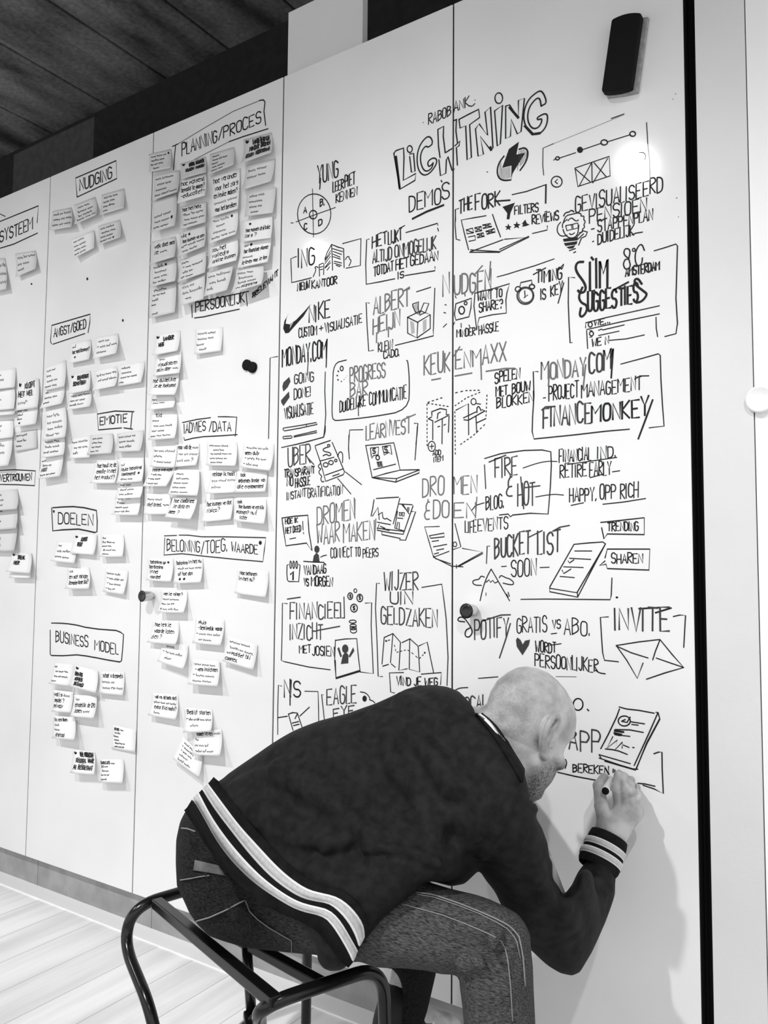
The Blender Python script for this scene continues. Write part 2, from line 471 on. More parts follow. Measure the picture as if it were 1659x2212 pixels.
# T text|x0 y0 x1 y1 height [width grey]   L width grey|polylines   S the same, smoothed   F grey|outline   O width grey|cx cy rx ry (width 0: filled)   D dashed
INKS = r"""#heading 0 l
TSYSTEEM|0 745 365 590 120 3.2
L 2.6 0|0,510 430,335 415,525;0,810 150,765 420,640
L 2 0|0,425 60,455
#heading 1 s
TNUDGING|357 855 500 800 52 3.2
L 2.8 0|345,882 338,798 520,720 523,800 345,883
#heading 1 l
TANGST/GOED|602 1808 962 1705 95 2.7
L 2.6 0|575,1880 565,1850 577,1675 1010,1548 1005,1640 985,1755;590,1885 950,1765
#heading 1 n
TEMOTIE|1085 1195 1378 1165 85 3
L 2.8 0|1455,1052 1250,1045 1055,1078 1068,1250 1320,1228;1345,1228 1440,1242;1436,1052 1418,1238
#heading 0 n
TVERTROUWEN|0 1808 345 1795 72 3
L 2.4 0|0,1690 150,1682 385,1695 375,1855 180,1845 0,1842
#heading 1 p
TDOELEN|650 368 1040 388 115 2.8
L 3 0|590,190 700,182 820,178 940,190 1080,222 1088,340 1085,460 1060,468 980,450 880,430 700,438 590,450 578,190
O 0|602 232 10 16
#heading 1 p
TBUSINESS|625 1695 985 1755 120 2.6
TMODEL|1060 1785 1325 1838 115 2.6
L 2.6 0|575,1482 680,1484 760,1490 860,1505 960,1530 1100,1550 1300,1565 1350,1585 1383,1610 1372,1780 1360,1905 1340,1918 1200,1895 1100,1875 960,1850 860,1838 700,1848 575,1845 562,1835 562,1560
#heading 2 m
TPLANNING|410 605 745 470 115 3
T/PROCES|760 460 1165 285 110 3
L 2.8 0|320,515 375,490;330,740 350,500;1150,75 1190,70 1205,90 1195,180 1212,315;1235,345 1000,420 860,470
L 1.8 2|375,490 640,330 900,180 1150,78;860,470 530,640
#heading 2 m
TPERSOONLIJK|540 2100 1010 2005 95 3
T*RELEVANT|1085 1975 1330 1745 52 3
L 2.6 0|505,2030 510,2150;580,2000 1050,1900;530,2155 620,2143 700,2125 960,2070;1025,1920 1035,2040
#heading 2 o
TADVIES|490 1128 680 1105 92 2.5
T/DATA|715 1120 925 1108 92 2.5
L 2.4 0|475,1045 478,1135;460,1030 600,1000 730,983;800,974 880,974 980,978 965,1160;475,1175 480,1200 560,1180 660,1165 850,1155 985,1145
#heading 2 q
TBELONING|290 205 580 215 95 2.4
T/TOEG.|590 240 825 205 105 2.4
TWAARDE|862 208 1090 235 78 2.4
L 2.2 0|265,72 375,68;395,65 480,66 600,80 800,80 1165,88 1150,200 1138,300 900,280 600,250 500,238 420,230 262,242 270,90
O 0|1115 133 13 18
#sketch 3 A
TYUNG|395 350 600 295 165 3.4
L 3.4 0|425,300 418,408
TLEER|548 440 655 405 100 3
TPIET|668 395 770 350 115 3
TKENNEN|580 545 790 465 85 3
O 2.4 0|362 655 166 200
O 2.8 0|352 662 37 42
L 1.9 0|345,405 350,640 355,885;180,735 350,670 575,590;130,745 155,743
TA|258 645 288 640 65 3
TB.|422 582 468 565 65 3
TC|262 815 290 805 60 3
TD|405 775 440 760 58 3
#sketch 3 A
TING|205 1190 365 1150 175 3.6
L 2.4 0|185,1078 130,1100 134,1220 138,1338 240,1315 335,1290;645,950 828,900 822,1168 680,1195;465,1110 490,1040 535,958 600,985 655,1000 660,1190;535,958 542,1100 545,1215;458,1150 456,1260;412,1160 452,1143;412,1160 415,1275
L 2.2 0|545,1000 645,1030;550,1028 635,1058;550,1055 620,1085;550,1080 625,1105;560,1125 635,1143;560,1145 635,1168;580,1165 620,1180;470,1110 525,1020;468,1130 525,1045;470,1150 525,1075;470,1185 520,1120;470,1195 525,1140;490,1215 515,1180;420,1185 447,1178;422,1210 447,1204
S 2.2 0|672,1110 690,1078 710,1080 712,1105 732,1115 720,1150 708,1172;352,1280 372,1235 380,1200 366,1188 385,1176 402,1190
TNIEUW|195 1425 315 1390 75 3
TKANTOOR|340 1400 590 1350 72 3
#sketch 3 A
THET|940 1000 1085 945 120 3.2
TLIJKT|1100 960 1235 915 120 3.2
TALTIJD|945 1140 1135 1110 115 3.2 1
TONMOGELIJK|1165 1090 1575 1005 125 3.2 1
TTOTDAT|955 1275 1150 1220 95 3
THET|1175 1215 1300 1180 95 3
TGEDAAN|1320 1170 1595 1112 95 3
TIS|1197 1300 1255 1285 65 2.8
L 2.5 0|910,905 885,910 875,1150 880,1355 1020,1330 1165,1300;1268,1268 1565,1220 1565,1180;1275,840 1420,800 1590,748 1592,768;1590,795 1600,825;1265,770 1215,795
D 2 0|1170,1112 1480,1030
#sketch 3 B
TRABOB|418 388 628 305 95 2.6
TANK|658 272 800 218 92 2.6
S 2.4 0|800,212 830,218 855,190
O 0|368 370 4 5;856 157 4 5
L 3.2 0|90,660 110,635 182,610 186,700 180,915 298,850 290,915 145,1000 118,820 90,660;240,668 276,660 290,830 256,838 240,690;505,435 560,405 556,500 575,655 612,628;505,435 512,600 526,700;515,720 530,872 580,848 586,720 600,690 640,822 660,808;575,655 640,615;680,340 676,450 690,560;660,350 684,340;665,590 715,545 705,590 680,604 690,772
L 3.2 0|705,340 800,290 890,245 900,322 805,390 815,560 822,700 782,722 768,400 715,422 705,340;860,430 895,382 975,490 950,270 1002,222 1025,610 1005,632 905,500 936,670 885,687 860,430;1040,260 1115,205 1095,570 1066,592 1040,260
L 3.2 0|1145,215 1180,203 1265,325 1265,160 1322,140 1290,455 1255,477 1197,340 1190,500 1145,522 1145,215
S 3.2 0|450,575 455,540 430,500 390,510 330,590 305,700 320,820 370,872 430,850 490,770 497,715 460,700 408,737 415,787 440,775 462,748;462,748 450,800 400,835 360,805 338,720 350,640 390,588 415,605 450,575
S 3.4 0|1480,215 1468,140 1430,142 1362,230 1348,340 1385,422 1440,428 1478,385 1490,330 1445,347 1442,318 1542,272 1537,390 1480,472 1400,487 1335,420 1308,300 1350,160 1440,80 1490,68 1538,182 1480,215
L 6 0|110,690 145,985;1325,400 1400,480 1470,470;1180,225 1265,325;1000,600 1010,630
O 2.8 0|240 620 24 32;1080 140 36 50
#sketch 4 B
F 0|1270,550 1245,672 1328,655 1210,850 1197,905 1200,775 1112,797 1175,620
S 3.6 0|1130,685 1080,750 1062,830 1080,895 1130,918 1195,910;1270,622 1320,605 1352,630 1355,680 1335,745 1280,822
L 1 1|1090,760 1090,880;1100,730 1102,890;1112,800 1114,895;1124,800 1126,900;1136,798 1138,900;1148,796 1150,900;1160,792 1162,898;1172,790 1174,895;1184,785 1186,890;1270,640 1265,690;1285,630 1280,780;1297,625 1292,770;1310,622 1304,760;1322,625 1316,745;1335,640 1330,730;1345,650 1341,710;1275,690 1255,820
O 0|972 835 7 5
#sketch 3 B
TDEMO|235 1215 530 1130 150 3.2
TS|545 1100 612 1085 165 3.2
L 5 0|265,1278 400,1210 560,1148
L 3 0|535,915 545,930
#sketch 4 B
TTHE|708 1228 830 1180 120 3.6
TFORK|860 1200 1090 1150 140 3.6
L 4 0|1040,1112 1185,1102
L 2.6 0|1205,1050 1340,1020 1525,955;700,1180 670,1190 672,1300
L 4 0|1525,955 1522,1130
F 0|1115,1165 1232,1125 1190,1222 1180,1282 1155,1282 1160,1225
TFILTERS|1230 1240 1452 1205 80 2.8
F 0|1170,1320 1178,1345 1200,1350 1184,1362 1188,1385 1168,1372 1146,1385 1156,1362 1138,1348 1162,1346;1250,1300 1258,1325 1285,1330 1266,1342 1270,1368 1248,1355 1222,1368 1234,1345 1218,1330 1242,1325;1330,1285 1345,1320 1370,1332 1340,1345 1300,1352 1312,1325 1295,1328
TREVIEWS|1395 1330 1645 1285 80 3
@C
L 2.6 0|260,735 170,750 85,765 110,870 137,975;305,725 330,800 362,885;145,990 380,903;150,975 355,988 562,885 390,900;355,972 560,880;145,992 355,992
L 2.4 0|120,835 165,822 172,855 126,862 120,835 172,855;180,820 225,810 230,840 186,848 180,820 230,840;225,810 186,848;235,800 290,790 300,812 240,825 235,800 300,812;240,825 290,790;135,885 182,875 186,905 140,915;195,865 240,855 247,880 200,890 195,865 247,880;240,855 200,890;258,845 318,825 324,850 266,865 258,845 324,850;318,825 266,865
L 2.4 0|65,685 45,690 42,800 50,900 77,907;585,860 690,835 690,805;672,708 688,703
#sketch 4 C
L 2.4 0|775,330 890,292;940,270 1072,225;1115,215 1275,165;735,345 750,330
O 2.8 0|762 332 13 11;1090 220 23 18;1290 160 20 17
O 0|920 272 21 22
L 2.2 1|665,450 658,380 660,260 735,228;1388,80 1392,150 1396,230
L 1.6 3|735,228 1000,120 1230,25;1396,230 1410,360 1412,480
L 2.4 0|1140,52 1230,20
L 2.4 0|885,400 1125,318 1132,455 905,530 885,400;1003,360 1005,500;890,408 990,495;915,525 1000,365;1018,362 1105,462;1010,505 1115,332
O 2.6 0|756 496 38 38
L 2.6 0|762,480 744,495 762,510
#sketch 4 C
S 1.6 1|1335,292 1370,290 1382,312 1375,345
#sketch 4 C
TGEVISUALISEERD|888 718 1500 565 105 3
S 2.8 0|805,738 815,715 845,708;845,708 860,695 878,708
TPENSIOEN|985 788 1388 700 88 3
L 3 0|1000,830 1020,826;1008,918 1016,914
TSTAPPENPLAN|1045 848 1430 768 78 3
TDUIDELIJK|1045 935 1300 870 74 3
L 2.8 0|1285,870 1310,858 1360,850
#sketch 4 C
S 2.4 0|785,780 765,800 757,840 775,872 800,880 830,872;830,760 795,790 798,820;835,770 860,745 890,775 910,765;905,715 930,722 925,740 950,735 945,765 960,775 945,800 955,815 935,830 940,850 915,855;800,790 820,735 860,725 905,715
S 2.4 0|800,830 815,870 845,892 880,890 905,865 912,800
L 2.4 0|820,805 858,797 865,830 828,840 820,805;868,795 905,786 907,820 872,830 868,795;846,800 868,796
S 2.4 0|845,860 860,870 882,855
F 0|800,898 905,883 902,908 806,918;806,928 902,914 896,936 818,948;824,956 888,941 872,964 842,967
L 2.8 0|845,980 888,966;875,995 890,988;900,880 940,840 972,850 960,878 930,892 910,942;905,900 945,862
#sketch 3 D
F 0|192,248 170,290 160,345 200,352 260,310 335,232 400,158 330,275 190,432 158,437 138,390 150,320
F 3|205,345 240,322 200,395
TNIKE|385 338 580 285 150 3.6
TCUSTOM|285 478 455 450 85 2.6
T+|480 425 515 415 60 2.6
TVISUALISATIE|530 435 880 335 85 2.6
#sketch 3 D
TALBERT|990 265 1330 172 165 3.6 2
THEIJN|985 445 1240 365 150 3.6 2
L 3.4 2|1270,40 1330,0;1020,430 1018,525;1130,380 1130,470
L 2.4 0|950,152 920,145 930,380 945,605 990,595;1195,550 1400,500 1555,460 1553,405;1395,45 1480,18 1530,2;1568,10 1560,230 1555,400
TKLEIN|1035 612 1170 585 85 2.6
TCADO.|1085 678 1235 645 70 2.6
L 2.6 0|1310,285 1405,332 1525,260 1435,225 1310,285 1312,435 1400,480 1408,332;1400,480 1525,392 1525,260
F 3|1335,315 1370,335 1378,430 1347,442;1455,320 1487,302 1487,395 1457,425;1360,180 1415,140 1420,255 1380,240
L 2.4 0|1360,160 1415,140 1410,200 1430,270 1385,235 1360,180 1360,160;1425,250 1465,150 1512,155 1480,240 1430,262
#sketch 3 D
TMONDAY.COM|130 752 545 668 165 3.8
L 3.2 0|530,560 552,488 543,757
L 2.4 0|535,800 530,980 540,1200 530,1330 518,1415 380,1455 240,1490;85,655 15,668 8,1050 0,1430;375,690 365,830
TGOING|245 920 425 885 92 2.6
TDONE!|240 1060 400 1025 92 2.6
F 1|140,900 195,848 207,890 180,945 140,985 130,940;118,1068 192,985 198,1040 140,1122 120,1090
TVISUALISATIE|150 1245 420 1195 105 2.6
L 2.2 0|140,1330 300,1305 450,1278 460,1295 300,1330 150,1357 135,1342 140,1330;140,1410 215,1403 225,1415 215,1425 140,1432 135,1418 140,1410;240,1405 455,1355 457,1372 240,1415;355,1300 362,1318
#sketch 3 D
S 2.4 0|735,688 612,718 605,950 596,1225 620,1258 660,1258 980,1225 1320,1163 1330,900 1315,700 1302,692
O 2.6 0|690 768 14 21
O 0|658 795 7 9;648 835 7 8;655 875 7 8;687 890 6 6;712 872 4 4;725 855 3 3;738 838 3 3
TPROGRESS|768 905 1100 850 140 3.2 2
TBAR|770 1045 935 1022 130 3.2 2
TDUIDELIJKE|672 1185 915 1118 100 2.6
L 2.4 0|845,1090 848,1215
TCOMMUNICATIE|950 1118 1300 1052 118 2.6
#sketch 3 D
L 2.4 0|890,1345 765,1348 755,1484;1375,1285 1408,1285 1400,1390 1390,1484
TLEARNVEST|918 1440 1340 1368 140 3.2 2
L 3 2|1270,1250 1385,1200
@G
L 2.4 0|822,100 818,250 828,360;1565,10 1553,200 1540,370
L 2.4 0|1005,212 1180,200 1310,182 1345,330 1378,480 1230,515 1075,560 1005,212;1090,475 1330,415;1378,480 1588,475 1585,510 1330,610 1075,562;1340,572 1075,560;1340,572 1588,478;1330,608 1342,572
L 2.2 0|1055,240 1145,230 1140,310 1085,325 1072,352 1065,325 1055,240;1185,225 1275,210 1288,312 1255,287 1207,318 1185,225;1125,395 1178,388;1128,408 1182,402;1132,424 1186,418;1136,440 1190,434;1140,395 1150,440;1165,390 1175,436
T$|1080 305 1112 300 55 2.2
T$|1208 292 1245 285 62 2.2
O 2.6 0|1135 345 19 24
#sketch 3 E
TN|262 470 325 445 220 3.8 2
#sketch 4 E
TUDGEN|375 440 740 385 195 3.8 2
L 3.4 2|580,240 655,155;735,115 722,300
#sketch 4 E
L 2.3 0|800,268 900,242 1000,210 1180,155 1370,88;280,545 295,547;270,622 290,628;265,768 298,735
L 2.6 0|390,535 545,480 540,580 520,665 390,698 376,640 390,535
O 3 0|448 600 28 38
O 2.4 0|488 530 14 16
L 2.2 0|382,455 394,480;480,435 482,460;550,445 567,415;378,718 358,765;442,730 444,772;520,745 535,778
L 2.4 0|580,430 760,385 925,335 900,420 888,500 893,628 750,645 622,675 597,800 578,620 570,560 580,430
TWANT TO|608 512 850 465 82 2.8
TSHARE?|622 622 855 575 88 2.8
TMINDER|400 868 582 845 72 2.6
THASSLE|618 845 815 800 92 2.6
#sketch 4 E
O 3.6 1|1082 455 82 84
O 2 1|1086 452 70 72
L 2.6 0|1030,355 1035,325 1145,300 1147,335;1075,405 1080,468 1105,448;1070,475 1080,468
O 2.6 0|1010 390 28 26
O 3 0|1148 365 26 22
TTIMING|1195 330 1445 290 120 3.2
L 3 0|1160,245 1285,178;1410,200 1465,140 1450,180
TIS|1235 492 1285 485 110 3
TKEY|1335 468 1450 430 110 3
L 3 0|1465,325 1408,530
#sketch 3 E
TKEUK|75 1245 328 1200 190 3.6 2
L 3.4 2|148,1295 238,1278
#sketch 4 E
TENMAXX|388 1190 890 1095 175 3.6 2
L 3.4 2|372,1055 430,962;380,1255 550,1225;690,1208 880,1180 975,1178;640,1150 645,1290
#sketch 4 E
TSPELEN|780 1330 1028 1275 100 3
TMET|790 1462 905 1440 95 3
TBOUW|950 1435 1130 1400 95 3
TBLOKKEN|798 1578 1160 1510 100 3
D 2.4 0|375,1425 480,1400 640,1395;375,1555 500,1470 645,1410;700,1435 690,1670;380,1600 382,1800 385,2050;430,1940 560,1850 690,1725
L 2.6 0|390,1595 515,1530 518,1840;465,1672 590,1612;470,1690 515,1695 682,1600 650,1588;590,1650 598,1820;600,1720 690,1678
L 2.4 0|590,1528 637,1535
O 2.2 0|566 1510 25 31
S 2.6 0|600,1620 600,1565 622,1555 640,1600
#sketch 3 E
D 2.4 0|103,1525 104,1965;103,1520 270,1465;103,1525 330,1560
L 2.6 0|150,1610 235,1578 297,1590 295,1640 322,1638;150,1610 152,1650;115,1680 150,1662;115,1680 160,1700;180,1715 310,1650;160,1700 160,1890;255,1680 252,1930;322,1650 316,1815;205,1680 212,1625 237,1615;210,1760 230,1755;270,1745 288,1735
O 2.2 0|150 1955 36 50
L 2.2 0|150,1930 150,1982;130,1957 172,1953
TADD|160 2045 240 2040 50 2.2
TITEM|170 2115 262 2095 50 2.2
#sketch 4 F
S 5.4 0|585,205 530,205 505,250 520,310 590,400 610,460 590,500 550,505 530,480
TLIM|645 485 815 450 275 5.6
L 5.4 0|660,160 680,185
S 5 0|575,450 535,540 560,600 620,625 615,690 570,742 545,720 560,650
TUGGES|625 690 905 640 185 5
TTIES|930 635 1110 595 175 5
S 5 0|1150,420 1110,362 1075,380 1090,430 1170,490 1205,520 1150,590 1095,600
L 4.6 0|880,475 1020,400
T8|972 275 1040 265 182 3
O 2.6 0|1072 88 13 15
S 3 0|1175,95 1150,30 1115,50 1085,120 1085,200 1110,250 1150,225 1155,165
TAMSTERDAM|990 350 1320 280 82 3.4
L 2.6 0|500,358 440,352 437,600 445,800 455,990 475,985;1268,98 1370,68 1480,32 1495,50 1488,300 1480,560 1495,800 1480,900 1372,928
L 2.4 0|605,845 605,795 800,745 1320,630;615,860 950,785 1320,708;615,870 620,960 625,1045;730,868 760,855 770,864 980,815;730,918 930,875;835,965 1000,950 1175,912;1287,740 1290,850 1303,930
O 2.6 0|650 812 19 24;662 900 19 21
D 1.8 0|630,870 695,870;630,935 695,930
TWE...|690 828 848 795 55 2.8
TWE N|668 1032 830 995 70 2.8
#sketch 4 F
TMONDAY|175 1345 605 1300 165 4 2
TCOM|640 1290 850 1245 185 4.4 1
L 4 0|845,1130 872,1045 853,1330
L 3.8 2|255,1250 245,1405;605,1200 580,1440
L 2.6 0|195,1523 218,1520
TPROJECT|250 1550 535 1510 140 2.9
TMANAGEMENT|565 1520 1145 1445 135 2.9
L 2.8 0|1080,1340 1130,1310 1218,1308
TFINANCE|195 1805 655 1760 190 4.2 1
L 3.6 1|180,1640 215,1610 310,1605
TMONKEY|665 1755 1215 1690 170 4.6
L 4 0|1255,1540 1190,1720 1115,1920
L 2.6 0|145,1268 98,1266 105,1500 92,1700 88,1850 105,1920 500,1880 800,1845 1030,1825;1220,1812 1365,1795 1350,1600 1335,1350 1328,1110 1310,1095 1150,1140 945,1195
#sketch 3 G
TUBER|160 440 405 400 200 3 1
L 2.8 1|375,345 442,420
TTRANSPARANT|120 562 450 515 82 2.8
TNO|150 655 215 645 90 2.8
THASSLE|240 665 400 640 90 2.8
L 1.8 1|330,682 392,672
TINSTANT|150 802 355 765 85 2.4
TGRATIFICATION|375 782 755 742 100 2.4 1
L 2.2 0|90,235 250,200 350,175 550,122 565,60 567,0
L 2.4 0|455,215 540,185 622,158;640,178 700,320 775,500 760,530 570,602 515,400 455,225;515,380 660,340;565,535 755,468;645,545 718,520
O 2.3 0|570 422 26 23;628 398 25 22;680 375 13 14
S 2.3 0|540,325 580,305 600,325 630,318 620,290 545,275 540,250 590,230 615,225 618,205 590,200 592,218
S 2.3 0|700,335 715,285 740,280 757,310 752,400;510,410 486,435 500,460 522,465 495,490 500,520 530,545 515,575 530,612 552,602
L 2.3 0|785,500 960,638;700,570 845,740
#sketch 3 G
TDROMEN|475 1072 890 1010 200 3 2
L 2.8 2|880,780 886,1000
TWAAR|475 1282 720 1262 200 3 2
TMAKEN|765 1262 1100 1230 190 3 2
L 2.8 2|1115,1010 1100,1240
L 2.4 0|1095,800 1080,900 1062,980;1120,788 1240,780 1362,774;1375,785 1340,930 1303,1065;1078,980 1138,885 1152,1018;1140,965 1185,938 1192,1000 1215,1012 1230,1003 1280,1032;1130,1045 1275,1072;1150,1070 1128,1132 1270,1160 1412,1177 1470,1010 1520,865;1370,848 1510,855;1410,855 1475,955;1395,850 1440,905;1350,925 1320,1110 1420,1140;1500,930 1547,930 1490,1100 1437,1242 1372,1237;1382,1222 1180,1180 1180,1155;1165,1090 1215,1112 1185,1117 1260,1135;1128,1110 1420,1145
L 2.2 0|1370,940 1390,940 1388,975 1370,975 1370,940;1402,940 1425,940 1420,980 1402,980 1402,940;1350,1000 1410,1005;1340,1110 1352,1045 1370,1050 1368,1115;1455,930 1460,885 1475,885 1470,930
#sketch 3 G
L 2.6 0|95,1000 240,980 377,970 382,1060 388,1150 422,1355 362,1272 138,1302 112,1130 95,1000
THOE IK|132 1068 268 1045 55 2.4
THET DEED|135 1170 300 1145 65 2.4
L 2.2 0|320,1035 325,1130;328,1155 332,1172;180,1228 245,1215;515,1425 545,1410 580,1402
O 0 1|475 1340 28 40
F 1|430,1475 440,1410 470,1378 495,1400 505,1478
L 2.6 0|330,1470 440,1478 552,1482
TCONNECT|625 1432 860 1420 100 2.3
TTO|890 1420 945 1418 90 2.3
TPEERS|975 1430 1140 1418 95 2.3
L 2.4 0|165,1505 150,1515 148,1600 155,1675 170,1690 277,1692 292,1510 275,1505
O 2.2 0|190 1508 9 40;222 1508 9 40;255 1508 9 40
T1|192 1668 218 1666 95 4.6
TVANDAAG|335 1622 575 1600 95 2.8
TVS|335 1735 385 1735 75 2.8
TMORGEN|415 1735 645 1740 100 2.8
#sketch 3 H
TFINANCIEEL|155 500 655 490 140 3.2 1
L 3 1|130,315 250,298;650,295 655,490
TINZICHT|155 685 455 690 140 3.2 1
L 3 1|400,605 612,565
TMET|240 812 345 808 72 2.6
TJOSIEN|360 830 560 845 85 2.6
L 2.3 0|130,358 85,352 82,600 75,880 110,892 330,940 525,965;845,352 905,348 900,560 920,1000 800,985
O 2.6 0|708 288 22 30;796 305 26 34;743 398 31 36
O 2 0|755 238 13 17
T$|702 302 716 302 28 1.8
T$|788 320 804 320 32 2
T$|734 415 752 415 36 2.2
O 2.2 0|731 522 32 14;735 560 29 14;735 582 29 15;738 605 29 22
L 2.4 0|570,695 660,682 768,678 780,820 798,972;565,870 572,690
L 5 0|568,880 577,1042 798,975
O 0 1|662 772 29 40
F 1|622,912 640,830 655,812 680,812 692,830 690,905;590,770 605,755 632,840 618,850;735,758 746,790 705,852 694,842
#sketch 3 H
TWIJZER|1020 240 1330 225 165 3.2 1
TUIN|1075 358 1285 368 110 3.2 1
TGELDZAKEN|990 545 1510 572 155 3.2 1
L 2.3 0|978,172 950,168 940,400 950,600 965,1025 1005,1027;1365,208 1550,178 1570,330 1590,500 1607,850 1597,1110
L 2.4 0|1020,668 1100,632 1170,712 1155,970 1232,955;1020,668 1000,912;1005,932 1060,915;1085,910 1122,942;1100,635 1078,900;1185,715 1257,680 1332,748 1347,985 1250,960 1255,680;1340,745 1415,710 1475,995
O 0|1038 700 9 9;1393 808 8 9
D 2 0|1045,698 1090,685;1112,730 1130,805;1130,805 1230,780 1265,800;1265,800 1340,865 1390,815
L 2.4 0|1198,990 1068,993 1080,1170 1115,1178;1360,1005 1545,990 1538,1100
TVIND JE WEG|1135 1105 1510 1112 75 2.8
#sketch 3 H
TNS|105 1212 250 1210 150 3.6
L 3.4 0|155,1050 155,1290
L 2.2 0|78,1115 48,1105 42,1330 42,1560;290,1162 412,1165 416,1300 418,1440
L 2.6 0|140,1372 180,1358 222,1362 265,1490;140,1372 182,1520;245,1390 333,1308;40,1405 130,1392;175,1455 235,1440;185,1478 240,1465;200,1415 220,1372
#sketch 3 H
TEAGLE|495 1285 765 1275 150 3.2 1
TEYE|555 1405 745 1375 85 3.2 1
L 2.3 0|460,1195 445,1190 470,1420
S 2.3 0|800,1168 850,1175 885,1215 888,1240;885,1240 915,1250 935,1270
O 0|840 1230 20 28
#sketch 3 I
TDRO|72 425 215 402 130 3 2
T&DO|85 572 250 555 115 3 2
#sketch 4 I
TMEN|282 398 438 392 115 3 2
TEN|285 558 430 552 105 3 2
L 2.8 2|438,418 428,560
#sketch 4 I
L 2.3 0|402,510 430,475 488,457;290,598 330,755 272,775;340,765 478,790 310,885;478,800 315,888;300,875 300,900;345,890 265,885
TBLOG.|500 508 622 488 90 2.7
TLIFE|360 662 435 655 80 2.5
TEVENTS|445 650 648 635 80 2.5
O 2.2 1|290 738 12 16
#sketch 3 I
L 2.3 0|185,617 85,620 115,720 145,825 250,785;145,825 265,885;118,680 217,662 218,687 125,697 118,680;135,718 180,712;145,755 235,738;165,778 215,768;150,803 180,795;145,815 160,835 262,870
#sketch 4 I
L 2.5 0|498,362 490,200;490,158 600,125 760,103 880,100 938,112 942,200 935,350 920,533 800,528 680,540 665,552 650,533 590,540
TFIRE|560 290 712 268 120 3.2 1
L 3.2 1|520,182 635,135
T&|640 425 690 410 120 3.2 1
THOT|715 485 830 470 145 3.2 1
L 3 1|760,355 865,342;735,282 755,498
S 2 0|750,222 850,188 920,175 980,178;835,418 950,398 1025,405
TFINANCIAL|995 185 1210 165 85 2.7
TIND.|1255 162 1380 145 75 2.7
TRETIRE|1000 292 1180 275 88 2.7
TEARLY|1200 282 1345 265 90 2.7
L 2.4 0|1050,198 1385,150;1205,287 1290,264;1355,248 1405,240
THAPPY,|1065 448 1245 442 88 2.7
TOPP RICH|1270 438 1530 420 100 2.7
L 2.4 0|1075,475 1160,457;1290,467 1430,452 1580,428
#sketch 4 I
TBUCKET|560 835 800 795 140 3.8 1
TLIST|850 815 1005 785 150 3.8 1
L 3 1|790,690 880,645;950,650 1000,622 1065,610
L 2.3 0|525,750 508,750 503,868;605,888 638,886;865,895 928,893
TSOON|670 955 840 950 108 2.7
S 2.3 0|460,1120 480,1030 505,960 535,905;490,960 465,950 455,975 415,980 408,1000 430,1015 470,1015;590,965 600,945 635,965 660,970 690,995 680,1015 615,1000
L 2.4 0|535,905 590,1000 660,1120;500,995 520,978 530,995 545,982 560,1000 580,990;640,1075 650,1095;650,1062 658,1090
D 1.8 0|500,1055 500,1105
#sketch 4 I
L 2.6 0|1095,738 1200,728 1290,722;1308,735 1215,910 1120,1095 930,1058 932,1025 1095,738;930,1035 1115,1065 1305,740;1118,1065 1120,1095;1290,722 1308,735
L 2.4 0|1100,783 1215,783;1065,832 1208,840;1025,890 1158,895;1000,955 1098,963;1055,850 1065,864 1095,842;1015,912 1025,936 1075,905
L 2.8 0|1275,590 1420,575 1570,558 1570,672 1320,668 1298,702 1282,625;1305,830 1320,770 1608,770 1602,912 1320,902 1312,872 1268,882 1305,850
TTRENDING|1322 648 1530 645 58 2.7
TSHAREN|1348 867 1560 865 65 2.7
L 2.3 0|735,1110 900,1108 1340,1112 1347,1080 1352,965
O 0|1385 1097 9 7
#sketch 4 J
S 2.8 0|135,225 85,220 95,195 125,192 160,235 190,290 165,330 135,320 140,280 170,265
TPOTIFY|200 345 425 320 125 3.2 1
L 3 1|250,220 375,180 438,178;438,235 410,330 365,465
TGRATIS|480 295 680 292 100 2.6
TVS|718 275 770 270 55 2.6
L 2.4 0|708,305 745,300
TABO.|795 305 970 315 100 2.6
F 1|475,345 485,328 505,345 520,375 535,350 568,343 560,380 518,447 480,390
TWORDT|605 425 740 432 70 2.7
L 2.4 0|700,380 775,370
TPERSOONLIJKER|600 520 1020 560 85 2.7
S 2.6 0|1000,545 1030,565 1068,570
L 2.2 0|225,600 290,595 355,590
L 1.6 2|740,588 875,590
#sketch 4 J
TINVITE|1130 285 1490 290 145 4.2 1
L 4 0|1290,138 1430,130;1400,165 1505,133
L 2.6 0|1088,192 1035,195 1042,320 1050,430 1062,480 1155,490;1518,190 1560,180 1600,182 1588,395;1140,382 1290,358 1430,342 1510,440 1588,528 1460,565 1340,606;1140,382 1210,480 1280,600 1318,498;1140,385 1240,430 1352,465;1430,345 1400,420 1382,478;1405,465 1500,498 1588,528
#sketch 4 X
TOCAL|145 440 300 435 95 3.2 1
S 2.4 1|80,300 110,285 168,282
#sketch 4 K
O 3 0|380 230 58 70
L 3.4 0|490,288 507,306
TAPP|270 770 640 810 255 3.6 1
TBEREKEN|320 1035 745 1065 95 2.8
L 4 0|705,990 748,1065
L 2.8 0|870,260 960,285 1100,300 1290,335;875,282 840,380 740,590 650,760;1310,325 1335,325 1357,405 1200,700 1065,1015 630,870;1335,327 1220,590 1050,960;1355,400 1200,690 1075,1000;630,830 1005,938;630,830 660,880;1040,1000 1095,1005
L 4 0|700,905 1060,1010
O 2.8 0|932 428 72 60
L 2.8 0|900,432 965,445 1003,380;900,430 945,410;1015,438 1175,462;1020,470 1100,478;820,530 1000,535 1160,565;705,762 780,768 860,785 970,828;800,1000 797,1060;820,1010 815,1060
L 4.6 0|810,572 900,590;815,545 925,560;820,585 880,598
L 2.6 0|890,600 1000,612;795,615 725,752 850,655 820,772 910,680 905,752;920,715 990,745;1030,745 1052,745
L 2.8 0|1285,820 1340,800 1382,800 1385,1000 1398,1295 1290,1240 1155,1195;1090,1172 1180,1180 1300,1208;135,1040 350,1090 590,1135
